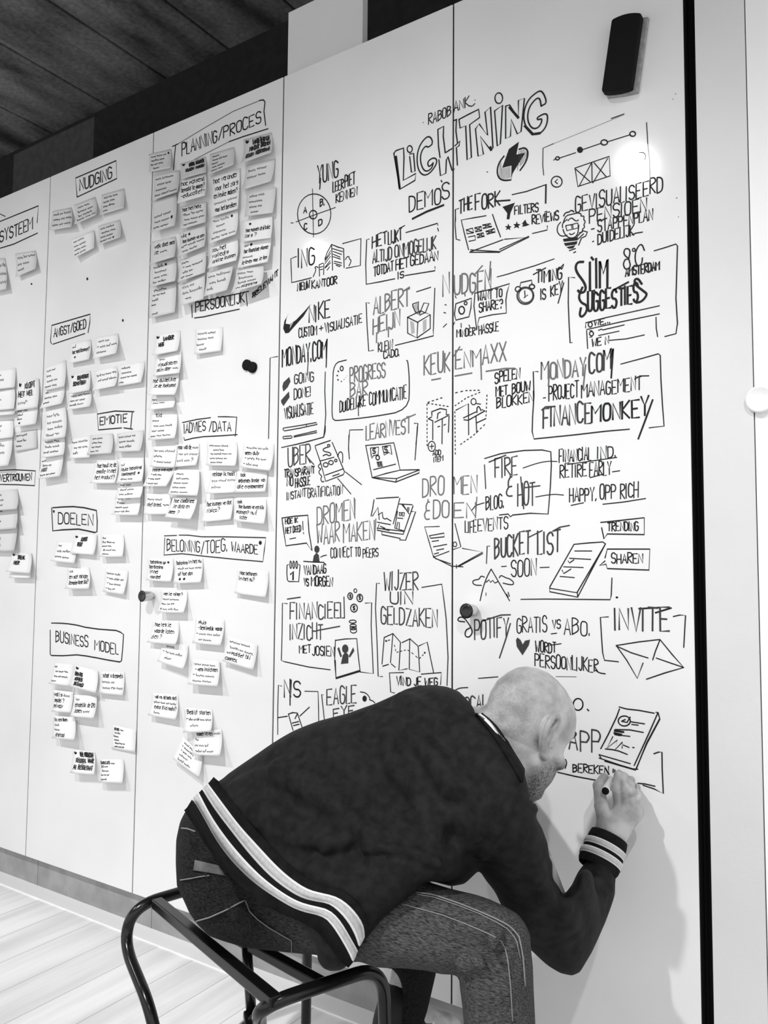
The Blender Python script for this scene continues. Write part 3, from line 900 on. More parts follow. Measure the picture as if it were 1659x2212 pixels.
S 2.4 0|230,885 248,930 225,995
#mark 4 t
O 0|785 887 4 4;760 937 4 4
#mark 0 l
O 0|352 1210 9 11
#mark 1 l
O 0|977 1153 10 17
#mark 1 l
O 0|1375 1618 10 16
#mark 4 C
O 0|1600 610 4 4
#mark 4 C
O 0|1612 743 3 3
"""

def run_inks():
    cur = None; ink = None; rnd = random.Random(3)
    def finish():
        if ink is not None and ink.f:
            cup = CUP[int(cur[1])]
            o = ink.obj('marker_' + cur[0], cup[1])
    for raw in INKS.strip().splitlines():
        ln = raw.strip()
        if not ln: continue
        if ln[0] == '#':
            finish()
            cur = ln[1:].split()
            ink = Ink(lambda x, y: at(x, y, -.0006), lambda p: depth_of(at(p[0], p[1], 0)) / FPX)
            ox, oy, sc = CROPS[cur[2]]
            continue
        if ln[0] == '@':
            ox, oy, sc = CROPS[ln[1]]; continue
        k = ln[0]; head, body = ln[1:].split('|', 1)
        g2 = lambda x, y: (ox + x / sc, oy + y / sc)
        if k == 'T':
            a = [float(t) for t in body.split()]
            x0, y0, x1, y1, h = a[:5]; w = a[5] if len(a) > 5 else 2.7; g = int(a[6]) if len(a) > 6 else 0
            for p in layout(head.strip(), rnd):
                ink.line([g2(x0 + u * (x1 - x0), y0 + u * (y1 - y0) - v * h) for u, v in p], w, g)
            continue
        hd = head.split()
        if k in 'LSD':
            w = float(hd[0]) if hd else 2.5; g = int(hd[1]) if len(hd) > 1 else 0
            for poly in body.split(';'):
                p = [tuple(float(t) for t in q.split(',')) for q in poly.split()]
                if k == 'S': p = smooth_poly(p, 2)
                if k == 'D':
                    for a, b_ in zip(p[:-1], p[1:]):
                        n = max(1, int(math.hypot(b_[0] - a[0], b_[1] - a[1]) / sc / 8))
                        for j in range(n):
                            t0, t1 = (j + .2) / n, (j + .6) / n
                            ink.line([g2(a[0] + t * (b_[0] - a[0]), a[1] + t * (b_[1] - a[1])) for t in (t0, t1)], w, g)
                elif len(p) > 1:
                    ink.line([g2(*q) for q in p], w, g)
        elif k == 'F':
            g = int(hd[0]) if hd else 0
            for poly in body.split(';'):
                ink.fill([g2(*(float(t) for t in q.split(','))) for q in poly.split()], g)
        elif k == 'O':
            w = float(hd[0]) if hd else 2.5; g = int(hd[1]) if len(hd) > 1 else 0
            for c in body.split(';'):
                cx, cy, rx, ry = [float(t) for t in c.split()][:4]
                n = 26
                ring = [g2(cx + rx * math.cos(2 * math.pi * j / n), cy + ry * math.sin(2 * math.pi * j / n)) for j in range(n + (0 if w == 0 else 1))]
                if w == 0: ink.fill(ring, g)
                else: ink.line(ring, w, g)
    finish()
run_inks()

# ------------------------------------------------------------------ sticky notes: sheet stuck at its top edge, lower edge curling off the door
NOTES = r"""32 548 77 541 76 581 33 599|~3 ~2 ~4/~2 ~3/~3|sticky note alone under the SYSTEEM heading|1
-14 560 10.6 557 13.5 625 -14 629|~5/~6/~4|sticky note cut by the picture edge, low beside the lone SYSTEEM note|1
113 456 154 448 154 490 105 498.6|~3 ~2 ~4/~4 ~2 ~3/~3 ~2 ~3|sticky note under NUDGING that overlaps the door seam|1
160 443 205.5 425 207 465 160 485|~3 ~3/~5 ~3/~2 ~5/~4 ~3 ~2|tilted sticky note just below the NUDGING frame, middle of its upper row|1
219 421 268 407 266.6 449.5 215 465|~3 ~2 ~3/~4 ~3/~3 ~4/~3|sticky note highest of the five under NUDGING|1
152.4 518 202.5 497 202.5 536 158 558|~2 ~4/~3 ~4/~4 ~3/~3 ~4|strongly tilted sticky note in the lower pair under NUDGING|0
212 488 259 474.5 259.5 513 210 530|~3 ~5/~5 ~3/~3 ~4/~4 ~2 •|sticky note with a black dot in the lower pair under NUDGING|1
153 742 196 733 192 776.5 147 786|~2/hoe geld besparen?/   •|sticky note asking about saving money, directly under the ANGST/GOED frame|0
207 729 255 720 250 763.5 200 775.5|~3 ~2/- ~3 ~2 ~3/~5|sticky note with three short lines, topmost under the ANGST/GOED frame|0
97.5 794 142 777.5 139 835 92.5 845|~3 ~2/~3/~4 ~2/~4 ~3|upper sticky note of the pair hanging on the seam under ANGST/GOED|0
95 842 140 830 133 872 85.5 883|~2/~5 ~3/~4?|lower sticky note of the pair hanging on the seam under ANGST/GOED|0
151 810 195 801 193 843 146 852|* IDENTITEIT/ SCHETSEN|sticky note with bold struck-through capitals, one row below the money note|0
147 850 196 842 193 878 144 886|~4 ~3 ~5/~3 ~2 ~4/~5 ~4|sticky note with dense lines, tucked under the bold capitals note|0
205 801 252 791 248 834 199 844|~3 ~2 ~4 ~3/~2 ~4 ~5?|sticky note with two lines, second from the seam in the ANGST/GOED row|0
259.6 788 313 780 304 826 252 835|~6/~7/~4 ~2 ~4/~3|sticky note with heavy lines touching the wide seam, end of the ANGST/GOED row|0
97.5 889 141.6 880 140 944.6 90.5 952.5|~3 ~3/~2 ~5/~3 ~4/~4 ~2|topmost long note of the column on the seam beside EMOTIE|0
92.5 946.6 139 942.6 137 982.4 87.5 990|~5 ~3/~4 ~4/~3 ~5|middle note of the column on the seam beside EMOTIE|0
87.5 988 137 980 129 1029 80.6 1035|~3/~4 ~2/ANGST/~4 ~2 ~4|bottom note of the column on the seam beside EMOTIE|0
-20 803 34 794 31 837 -22 843|~6/~7|sticky note with two bold lines at the picture edge, highest of its stack|0
-22 846 31 836 30 883 -24 888|~5/~5/~5|sticky note at the picture edge below the two bold lines note|0
-24 880 31 872 29 895 -24 899|~4|narrow strip of a sticky note showing below its neighbour at the picture edge|0
38 825 83.5 817 81 880 31 888|* KLOPT/HET WEL/~4|sticky note with scribbled bold capitals one column in from the picture edge|0
32 881 81.5 874 76.6 916 30 923|~4 ~3/~4/~4/ •|sticky note with a black dot hanging below the scribbled capitals note|0
32 934 79.6 927 79.6 968 31 976|~3 ~4/~4 ~2/~4|flat sticky note above the VERTROUWEN heading|1
-18 913 28 905 27 945 -20 950|~6/~5|sticky note with bold marks at the picture edge, above the VERTROUWEN heading|0
-25 947 27 943 17 1006 -30 1010|~3 ~3/~4 ~2?|sticky note with curled lower edge at the picture edge, just over VERTROUWEN|0
153 948.5 197 940.6 193 988 149 991|~3 ~6/~2 ~2 ~3/~3|first sticky note of the EMOTIE row, partly under its neighbour|0
195 940.6 242.7 935.6 239.7 979.4 187 982.4|~3 ~4/~4 ~3/~2 ~4/~3 ~2|second sticky note of the EMOTIE row, with a deep shadow|1
252.6 936.6 310 928.7 302.4 974.4 247.7 976.4|~3 ~4 ~2/~4 ~5/~3 ~4|third sticky note of the EMOTIE row, touching the wide seam|1
204 998 253.6 995 247.7 1044 193 1044|hoe houd je de/emotie in met/het product?|sticky note with three lines ending in a question mark, lower EMOTIE row|0
256.6 997 310 990 306 1040 251 1044|~2/leuke beloning!/implement! •/~4 ~3|sticky note with a black dot in the lower EMOTIE row|0
253 1042 308 1036 303 1075 247 1078|~3 ~3/~4 ~4/~3 ~5|pale sticky note between two others at the foot of the EMOTIE cluster|0
249 1070 303 1066 297 1113 240 1112|~4 ~5/+ ~4/~5 ~4/~4 ~3 ~3)|lowest sticky note of the EMOTIE cluster|0
122 1170 165 1172 160 1217 109 1212|~2/~3 ~6/~4 ~4|sticky note half under its neighbour below the DOELEN frame|0
160 1154.5 209 1154.5 201.6 1199 150.5 1195|* JUIST/ TEST|sticky note with struck-through capitals below the DOELEN frame|0
218 1154.5 267 1155.5 264 1203 213 1203|~3/~3 ~4 ~2/~4 ~3/~2 ~4 ~3/~5|sticky note full of writing at the end of the upper DOELEN row|0
145.6 1226 192 1225 191 1272 139 1272|~2/en gaf minder/besparing lange tijd?|sticky note with two lines in the lower DOELEN row|0
227.6 1228 277 1233.6 266 1285 222 1278|~5 ~4/- ~3 ~4 ~2?/- ~3 ~5/- ~3 ~2?|sticky note with a bulleted list in the lower DOELEN row|0
20 1213 66 1214 63.7 1249 19 1248|~3|under note of the small stack near the picture edge, low on the far door|0
25 1193 67.5 1195 63.7 1239 11.6 1234.6|* BREAK/ HIER|top note of the small stack near the picture edge, with blocked-out capitals|0
-20 1062 37 1056 36 1100 -22 1104|~4/~6/~6|first long note below VERTROUWEN at the picture edge|1
-22 1098 37 1092 34 1142 -24 1146|~3 ~3/~4/~6/~5|second long note below VERTROUWEN at the picture edge|1
-22 1140 38 1132 30 1191 -24 1191|~5/~5/~5|third long note below VERTROUWEN at the picture edge|1
116 1431 161 1436 149.4 1482.5 104 1476.7|~2/~2 ~4 ~3/~3 ~2 ~5/~4|sticky note directly below the corner of the BUSINESS MODEL frame|0
161 1436 211 1449 206 1497 149.5 1482.5|*/GRATIS/ADVIES/BETAALD|sticky note with outlined capitals under BUSINESS MODEL|0
216 1450 268.8 1452 264.5 1502.7 212.4 1497.6|schaf x drempels/~5 ~2/~5 ~3 ~4|sticky note at the end of the upper BUSINESS MODEL row|0
113 1490 158 1495 152.3 1540 111 1537.4|wat is ~4/model ?/privacy|sticky note asking about the model, second BUSINESS MODEL row|0
159.6 1501 208.8 1502.7 201.5 1552 151 1548|~2/eindelijk de CPO/jagen ~4!|sticky note overlapping its neighbour in the second BUSINESS MODEL row|0
112.5 1546 161 1549 159.6 1599 111.8 1594.6|ik zeg doen/~3/~4/digitaal|sticky note in the third BUSINESS MODEL row|0
243.5 1566 294 1576.5 291 1625 240.6 1617|GEVOEL ~3/~2 ~3/~5/~5/~4 ~3 ~2/~4 ~3 ~2|flat note with six lines of small capitals beside the wide seam|0
156.7 1620 204.4 1624 203 1674 151 1670|* VEEL PROJECTEN/ KEUZEN, WAAR/AL RESULTAAT|sticky note with thick black capitals, lowest BUSINESS MODEL row|0
213 1640 266.6 1640 263.7 1692 213 1690|DAGELIJKS ~3/IN ~3/~6/~2 ~2 ~2/~5?|lowest sticky note of all under BUSINESS MODEL, small capitals|0
321.5 333 369 322 368 363 321.5 372|~3 ~4 ~2 •/~5 ~3?/~2 ~2 ~3/   ~4|first note down the first PLANNING column, crossing the seam|1
331.6 378.5 387 367 382.5 414.7 329.4 432.8|~3 ~6/~4 ~3/~6/~3 ~4 ~4|second note down the first PLANNING column|1
328 435 381 417 377 487 326 503|/ /~4 ~4/~3 ~4 •/~3 ~4|third note down the first PLANNING column, blank at its top|1
325 523 379 510 375.7 555 323.7 570.6|welk doel mag/je ~3?|fourth note down the first PLANNING column|1
324 571 380 556 378 607 323.7 620|~5  •/~6/~3 ~3/~2 ~4|fifth note down the first PLANNING column, with a black dot|1
325 620 381 609 377 674.6 321.5 688|~3 ~5/~2 ~2 ~3/~4/~3/ /~4|lowest note of the first PLANNING column|1
389 354 443.5 338 444.6 372 390 387.6|* GROTE KEUZES!/ KLEIN MAKEN|first note down the second PLANNING column, with blotted capitals|1
386 390 444.6 374 442.4 422.6 382.5 439.5|hoe passend/bepaald te maken?/(educatief)|second note down the second PLANNING column|0
390.4 446 444.6 435 443.5 480 389 496|hoe het hele/~4 ~2 ~4/~3 ~4 ~3/~2 ~5|third note down the second PLANNING column|1
387 503 443.5 487 441 532 384.7 554.8|wie      •/hoe kunnen we een/~3 ~4 ~4/~3 ~4?|fourth note down the second PLANNING column|1
388 561.6 444.6 543.5 442.4 588.7 383.6 610|~4/- ~3 ~6/~3 ~2/~2 ~4|fifth note down the second PLANNING column|1
384.7 616 442.4 593 439 646 388 661|~3 ~2/~3 ~6/  ~3|lowest note of the second PLANNING column|1
453.7 333 505.6 317.5 504.5 356 448 378.5|~5/~4 ~2 ~3/~4/~3 ~5/~4 ~3|first note down the third PLANNING column|1
454.8 381 518 363 513.6 451 456 469|hoe verander/voor het zorg/en leuke maken?/~5 ~4/voor het bereiken|second note down the third PLANNING column, tall|0
456 469 513.6 453 509 506 451.4 526.5|~3 ~4 •/  ~4/~6?/~4 ~3 ~3|third note down the third PLANNING column|0
453.7 533 513.6 515 510 562.7 448 579.7|zou het/volledig/online kunnen|fourth note down the third PLANNING column|0
447 588.7 503.4 575 490 627 440 640.7|~3 ~6/~3 ~4/~3|lowest note of the third PLANNING column, its corner lifting|1
526 301.7 586 286 584.7 330 519 353.7|* LANGETERMIJN/  MINDER DROMEN/KLEIN VOORTGANG|first note down the fourth PLANNING column, heavy capitals|1
532.8 356 593.8 342 584.7 392 521.5 411|~3 ~4/~4 ~3|second note down the fourth PLANNING column, faint writing|1
532.8 417 596 403 589 460 528 468|~4 ~3/~7/~4 ~2/   ~4|third note down the fourth PLANNING column|1
522.6 478 588 466.7 584.7 514 521.5 523|       •/hoe passen digitale/zorg ?|fourth note down the fourth PLANNING column|0
521.5 523 587 509.6 578 566 512.4 579.7|~2 •/hoe financiele planner/~5?/je leven voor je ten|fifth note down the fourth PLANNING column|0
510 582 569 575 564.4 613.6 499 632.8|~4 ~3/~7/~4 ~4/~2 planning|lowest note of the fourth PLANNING column, beside RELEVANT|1
334 725 389.4 714 382.7 758 328.4 768|* LANGER/ WEG|highest note of the column below PLANNING, with a heart and blotted words|0
335 770 391.7 759 387 806 329.5 813|  ~3/visualiseren/mijn dag;  ~3|second note of the column below PLANNING|0
328.4 813 387 806 377 853 316 853|hoe duidelijker/je de toekomst|third note of the column below PLANNING, curled out at its foot|0
326 856 376 854 373.6 880 319.4 885.6|~3/~4 ~4?|narrow fourth note of the column below PLANNING|0
324 888 382.7 885.6 377 946.7 319.4 951|  tijd/~4/~3 ~3 ~4/~3 ~4/~3 ~3 ~5|fifth note of the column below PLANNING, beside ADVIES|0
421 711.6 481 706 476.4 758 418.8 766|~5 ~4/~5 ~3/~4/  ~4|single sticky note below the PERSOONLIJK frame|0
378 955.7 431 958 423 1005 377 1009|voor wat de ~4/~2 ~2 ~4/~3 ~3 ?|second note of the top row under ADVIES/DATA|0
330.7 964.7 382.7 967 376 1010 324 1008|~2 ~3 ~6/~5/- ~4 ~4|first note of the top row under ADVIES/DATA|0
446 953.4 511.5 954.6 508 1006.6 444.8 1005.4|~3 ~4 ~5/  ~4 ~3/~2 ~5 ~4 ~2/~4 ~5 ~2/~4 ~4|third note of the top row under ADVIES/DATA, its edges outlined|0
526 957 591.7 960 582.7 1016.7 516 1009|~6 ~2 ~3/geen duty/- ~4 ~2 ~3/- ~3 ~3|fourth note of the top row under ADVIES/DATA|0
324 1008 380 1008 359 1050.6 308 1050.6|inning overzicht/- ~3 ~3/- ~3 ~4/- ~4 ~3|first note of the middle row under ADVIES/DATA, curled over the seam|0
376 1014.5 430 1014.5 425.6 1071 362 1069|~5/~3 ~5/~5 ~4/~4 ~4/~5 ~5|second note of the middle row under ADVIES/DATA|0
455 1014.5 510 1014.5 506 1064 443.7 1066.4|verkoop ik nooit/~3 ~4 ~4/~4|third note of the middle row under ADVIES/DATA|0
511.5 1016.7 577 1019 572.5 1062 506 1064|ook/opbrengen breder van/alle evenementen!|fourth note of the middle row under ADVIES/DATA|0
315 1066 369 1069 362 1110.5 310 1111.6|~4 ~4/niet breed, ~4|first note of the bottom row under ADVIES/DATA|0
373.6 1073 426.7 1074 411 1122 355.5 1117|hoe combineer/je data en/meer ?|second note of the bottom row under ADVIES/DATA|0
443.7 1077.7 503.6 1073 498 1122 434.6 1128.6|hoe kunnen we dat/risico?|third note of the bottom row under ADVIES/DATA|0
508 1074 575 1077.7 570 1132 503.6 1125|ook/hoe kunnen we eerlijk/plannen?  nu &/     later|fourth note of the bottom row under ADVIES/DATA|0
318 1204.7 374 1207 368 1257 314.4 1253.5|beloning op  •/berekening/in het/voordeel|first note under the BELONING frame, one black dot|0
376.6 1208 437.7 1204.7 432.8 1258.4 374 1260.8|beloning in het nu/~4 ~2 ~3 ~4/of hoe dan/   • •|second note under the BELONING frame, two black dots|0
513 1228 580.5 1234 573 1291 506 1281.6|Hoe belonen/in het nu?/ / |note at the far side under the BELONING frame, two short lines|0
347.4 1274 404.7 1276.7 396 1324 340 1323|wen je volger?/~4 ~6/~3 ~2 ~2/+ ~3 ~3 (~3)|sticky note beside the steel knob of the third cupboard|0
330 1340 386.4 1342.6 379 1392.6 317 1387.7|hoe leg je/waarde laten/zien ?|sticky note just below the steel knob|0
350 1385 406 1394 395 1446 339 1428|  ~5/- ~2 ~3 ~4/  ~4|tilted sticky note hanging under the note below the knob|0
421.8 1334 485 1339 475.5 1395 414.5 1389|pluis/- begrijpelijk waarde/- ~4 ~3 ~4/  ~2 ~5|bulleted note in the middle of the door below BELONING|0
491 1373 556 1392.6 546 1447.5 480 1428|~6 ~5/~5 ~2 ~5/~2 positief bij/complex.|tilted sticky note nearest the seam below BELONING|0
414.5 1424 474 1428 469.4 1483 404.7 1478|~4 ~4 ~3/- wens inzichten/- ~5 ~5/~5 ~5|bulleted note directly below the other bulleted note|0
328 1496 384 1501 379 1555 319 1545|wat vs. de bank niet/~4 ~3 ~2 ~4/extra tijd nodig?/   ~4!|sticky note alone beside the seam, level with the man's back|0
396 1528 458 1533 455 1580 395 1583|Bedrijf starten/- ~3 ~4 ~3 ~4/  ~4|upper note of the three just above the man's back|0
415 1577 478 1575.7 474 1633 414 1631|samen leven ~4/~2/~2 ~3 ~2/~4 ~2 ~4|overlapping note of the three just above the man's back|0
395 1590 437 1632 429 1680 373 1639|~4 ~4/- ~4 ~3/- ~3 ~3/~6/~4 ~4|strongly turned note of the three just above the man's back|0
"""

def make_notes():
    rnd = random.Random(11)
    quads = []
    for ln in NOTES.strip().splitlines():
        q, text, label, grey = ln.split('|')
        q = [float(t) for t in q.split()]
        pts = [(q[i], q[i + 1]) for i in (0, 2, 4, 6)]
        # how many earlier notes lie under this one
        lay = 0
        bx = (min(p[0] for p in pts), min(p[1] for p in pts), max(p[0] for p in pts), max(p[1] for p in pts))
        for b2, l2 in quads:
            if bx[0] < b2[2] - 1 and b2[0] < bx[2] - 1 and bx[1] < b2[3] - 1 and b2[1] < bx[3] - 1:
                lay = max(lay, l2 + 1)
        quads.append((bx, lay))
        y0 = -.0012 - .0022 * lay
        lift = rnd.uniform(.013, .026)
        if 'flat' in label: lift = .005
        dl = rnd.uniform(-.003, .003)
        TL, TR = at(*pts[0], y0), at(*pts[1], y0)
        BR, BL = at(*pts[2], y0 - lift - dl), at(*pts[3], y0 - lift + dl)
        curl = rnd.uniform(1.5, 2.2)
        def surf(u, v, off=0.0):
            """u along, v down the sheet"""
            top = TL * (1 - u) + TR * u; bot = BL * (1 - u) + BR * u
            p = top * (1 - v) + bot * v
            y = (1 - v ** curl) * top[1] + v ** curl * bot[1]
            return np.array([p[0], y - off, p[2]])
        nu, nv = 5, 9
        vs = []; fs = []
        for s_ in (0.0, -.00035):
            for j in range(nv):
                for i in range(nu):
                    vs.append(surf(i / (nu - 1), j / (nv - 1), s_ + .00035))
        K = nu * nv
        for j in range(nv - 1):
            for i in range(nu - 1):
                a = j * nu + i
                fs.append((a, a + nu, a + nu + 1, a + 1)); fs.append((a + K, a + K + 1, a + K + nu + 1, a + K + nu))
        rim = [i for i in range(nu)] + [j * nu + nu - 1 for j in range(1, nv)] + [(nv - 1) * nu + i for i in range(nu - 2, -1, -1)] + [j * nu for j in range(nv - 2, 0, -1)]
        for a, b_ in zip(rim, rim[1:] + rim[:1]):
            fs.append((a, b_, b_ + K, a + K))
        o = mesh_obj('sticky_note', vs, fs, MAT['paper2' if grey == '1' else 'paper'], None, True)
        tag(o, label, 'note', 'sticky notes on the cupboard doors')
        # handwriting
        lines = text.split('/')
        sc = np.linalg.norm(TR - TL)
        d = depth_of(TL) / FPX
        ink = Ink(lambda u, v: surf(min(max(u, .02), .98), min(max(v, .02), .97), .0008), lambda p: d)
        n = len(lines)
        pitch = min(.27, .88 / max(n, 1))
        bold = text.startswith('*')
        if bold: lines[0] = lines[0][1:]
        aspect = sc / np.linalg.norm(TL - BL)
        y = .10 if n > 2 else .16
        if bold:
            ink.fill([(.07, .08), (.12, .05), (.16, .10), (.20, .06), (.19, .15), (.13, .20), (.08, .16)], 0)
        for li, t in enumerate(lines):
            h = pitch * (.62 if not bold else .66)
            x = .10 + rnd.uniform(-.03, .05) + (.10 if t.startswith(' ') else 0)
            if bold and li == 0: x += .14
            cw = h * .62 / aspect
            slope = rnd.uniform(-.03, .06)
            toks = t.split()
            tot = sum(len(k_.strip('~()')) if '~' not in k_ else int(''.join(c for c in k_ if c.isdigit())) * 1.05 for k_ in toks) + .8 * max(len(toks) - 1, 0)
            if tot and tot * cw > .95 - x: cw = (.95 - x) / tot
            for k_ in toks:
                yb = y + h - slope * x
                if k_ == '•':
                    cx, cy, r_ = x + .05, y + h * .5, .042
                    ink.fill([(cx + r_ * math.cos(a) , cy + r_ * 1.3 * math.sin(a)) for a in np.linspace(0, 2 * math.pi, 11)[:-1]], 0)
                    x += .16; continue
                if '~' in k_:
                    m = int(''.join(c for c in k_ if c.isdigit()))
                    p = []
                    for s_ in range(m * 3 + 1):
                        p.append((x + cw * 1.05 * s_ / 3, yb - h * (rnd.uniform(.0, .18) if s_ % 2 else rnd.uniform(.38, .62)) - (h * .35 if rnd.random() < .07 else 0)))
                    ink.line(p, 1.7, 0)
                    x += cw * (m * 1.05 + .8)
                else:
                    L_ = len(k_) * cw
                    wd = 2.4 if bold else 1.6
                    for p in layout(k_, rnd, 1.0):
                        ink.line([(x + u * L_ * .95, yb - v * h * 1.05) for u, v in p], wd, 0)
                    if bold:
                        for r_ in range(3):
                            ink.line([(x, yb - h * (.25 + .25 * r_)), (x + L_ * .9, yb - h * (.3 + .25 * r_))], 1.3, 1)
                    x += L_ + cw * .8
            y += pitch
        if ink.f:
            w_ = ink.obj('handwriting', o)
make_notes()

# ------------------------------------------------------------------ eraser and two magnets
def eraser():
    TL, TR, BL = at(1330, 54, 0), at(1395, 40, 0), at(1314, 215, 0)
    ex = (TR - TL); wd = np.linalg.norm(ex); ex /= wd
    ez = TL - BL; ez -= ex * (ez @ ex); ht = np.linalg.norm(ez); ez /= ht
    c = (TR + BL) / 2
    e = empty('board_eraser', tuple(c))
    tag(e, 'black board eraser stuck high on the end cupboard door', 'eraser')
    def slab(y0, y1, w, h, dx, dz, bow):
        vs = []; fs = []; n = 9
        prof = []
        for i in range(n):
            t = i / (n - 1) * 2 - 1
            prof.append((t * w / 2, h / 2 - bow * t * t))
        for i in range(n):
            t = 1 - i / (n - 1) * 2
            prof.append((t * w / 2, -h / 2 + bow * .6 * t * t))
        for y in (y0, y1):
            for a, b_ in prof:
                vs.append(c + ex * (a + dx) + ez * (b_ + dz) + np.array([0, y, 0]))
        k = len(prof)
        fs.append(tuple(range(k))); fs.append(tuple(reversed(range(k, 2 * k))))
        for i in range(k): fs.append((i, i + k, (i + 1) % k + k, (i + 1) % k))
        return vs, fs
    v, f = slab(-.0102, -.0002, wd * 1.02, ht * .985, .004, -.001, .002)
    own(mesh_obj('felt_pad', v, f, MAT['felt']), e)
    v, f = slab(-.032, -.010, wd * .98, ht, -.003, .0, .006)
    own(bevel(mesh_obj('handle', v, f, MAT['black_plastic']), .004, 3), e)
eraser()
for px, py, lab in ((533, 788.5, 'black round magnet on the third cupboard door, the upper of the two'), (545, 793.5, 'black round magnet on the third cupboard door, the lower of the two')):
    c = at(px, py, -.004)
    m = MB()
    m.tube([(c[0], -.0005, c[2]), (c[0], -.007, c[2]), (c[0], -.0085, c[2])], [.0155, .0155, .0125], 28)
    o = m.obj('magnet', MAT['black_plastic'], None, True)
    tag(o, lab, 'magnet', 'round magnets')

# ------------------------------------------------------------------ ceiling track spots that light the doors (they mirror in the laminate)
def lamps():
    names = ['far end of the track', 'second along the track', 'third along the track', 'near end of the track']
    m = MB(); m.box(-3.0, 4.2, -2.56, -2.52, CEIL - .022, CEIL - .001)
    o = m.obj('lighting_track', MAT['black_metal']); tag(o, 'black ceiling track that carries the spotlights', 'track')
    for i, (x, y, z, tx, ty, tz, pw) in enumerate(LAMPS):
        e = empty('spotlight', (x, y, z))
        tag(e, 'black track spotlight, ' + names[i], 'lamp', 'ceiling spotlights')
        d = np.array([tx - x, ty - y, tz - z]); d /= np.linalg.norm(d)
        p = np.array([x, y, z])
        b_ = MB(); b_.tube([p - d * .10, p - d * .095, p - d * .012], [.02, .030, .048], 20)
        own(b_.obj('housing', MAT['black_metal'], None, True), e)
        b_ = MB(); q = p - d * .08; b_.tube([q, (q[0], q[1], CEIL - .03)], .008, 10)
        own(b_.obj('stem', MAT['black_metal'], None, True), e)
        b_ = MB(); b_.tube([p - d * .020, p - d * .0195], .043, 24)
        own(b_.obj('lens', MAT['lens']), e)
        ld = bpy.data.lights.new('spot_beam', 'SPOT')
        ld.energy = pw; ld.shadow_soft_size = LAMP_RADIUS; ld.spot_size = math.radians(LAMP_CONE); ld.spot_blend = LAMP_BLEND
        lo = bpy.data.objects.new('spot_beam', ld); COL.objects.link(lo)
        lo.rotation_euler = Vector(d).to_track_quat('-Z', 'Y').to_euler()
        lo.parent = e
lamps()

# ------------------------------------------------------------------ soft-shape modelling for the person: distance fields meshed by surface nets
F32 = np.float32
V3 = lambda *a: np.array(a, F32)

def d_cap(P, a, b, ra, rb=None):
    rb = ra if rb is None else rb
    a = np.asarray(a, F32); b = np.asarray(b, F32)
    ab = b - a; t = np.clip(((P - a) @ ab) / (ab @ ab), 0, 1)
    return np.linalg.norm(P - a - t[:, None] * ab, axis=1) - (ra + (rb - ra) * t)

def d_chain(P, pts, rs, k=.012):
    d = None
    for i in range(len(pts) - 1):
        e = d_cap(P, pts[i], pts[i + 1], rs[i], rs[i + 1])
        d = e if d is None else smin(d, e, k)
    return d

def d_ell(P, c, r, ax=None):
    q = P - np.asarray(c, F32)
    if ax is not None: q = q @ np.asarray(ax, F32).T
    r = np.asarray(r, F32)
    k0 = np.linalg.norm(q / r, axis=1); k1 = np.linalg.norm(q / (r * r), axis=1)
    return k0 * (k0 - 1) / np.maximum(k1, 1e-6)

def smin(a, b, k):
    h = np.clip(.5 + .5 * (b - a) / k, 0, 1)
    return b + (a - b) * h - k * h * (1 - h)

def smax(a, b, k):
    return -smin(-a, -b, k)

class Outline:
    """signed distance, in photograph pixels, to a closed outline"""
    def __init__(s, poly, step=3, pad=90):
        p = np.array(poly, float)
        s.step = step
        s.x0, s.y0 = p.min(0) - pad; x1, y1 = p.max(0) + pad
        xs = np.arange(s.x0, x1, step); ys = np.arange(s.y0, y1, step)
        X, Y = np.meshgrid(xs, ys)
        d2 = np.full(X.shape, 1e18); inside = np.zeros(X.shape, bool)
        for a, b in zip(p, np.roll(p, -1, 0)):
            e = b - a; L2 = e @ e + 1e-12
            t = np.clip(((X - a[0]) * e[0] + (Y - a[1]) * e[1]) / L2, 0, 1)
            d2 = np.minimum(d2, (X - a[0] - t * e[0]) ** 2 + (Y - a[1] - t * e[1]) ** 2)
            c = (a[1] > Y) != (b[1] > Y)
            inside ^= c & (X < (b[0] - a[0]) * (Y - a[1]) / (b[1] - a[1] + 1e-12) + a[0])
        s.D = np.where(inside, -1, 1) * np.sqrt(d2)
    def __call__(s, P):
        v = P - CAM.astype(F32); z = v @ AX_F.astype(F32)
        x = (IW / 2 + FPX * (v @ AX_R.astype(F32)) / z - s.x0) / s.step
        y = (IH / 2 + FPX * (v @ AX_D.astype(F32)) / z - s.y0) / s.step
        h, w = s.D.shape
        x = np.clip(x, 0, w - 1.001); y = np.clip(y, 0, h - 1.001)
        i = x.astype(int); j = y.astype(int); fx = x - i; fy = y - j
        D = s.D
        d = (D[j, i] * (1 - fx) + D[j, i + 1] * fx) * (1 - fy) + (D[j + 1, i] * (1 - fx) + D[j + 1, i + 1] * fx) * fy
        return (d * z / FPX).astype(F32)

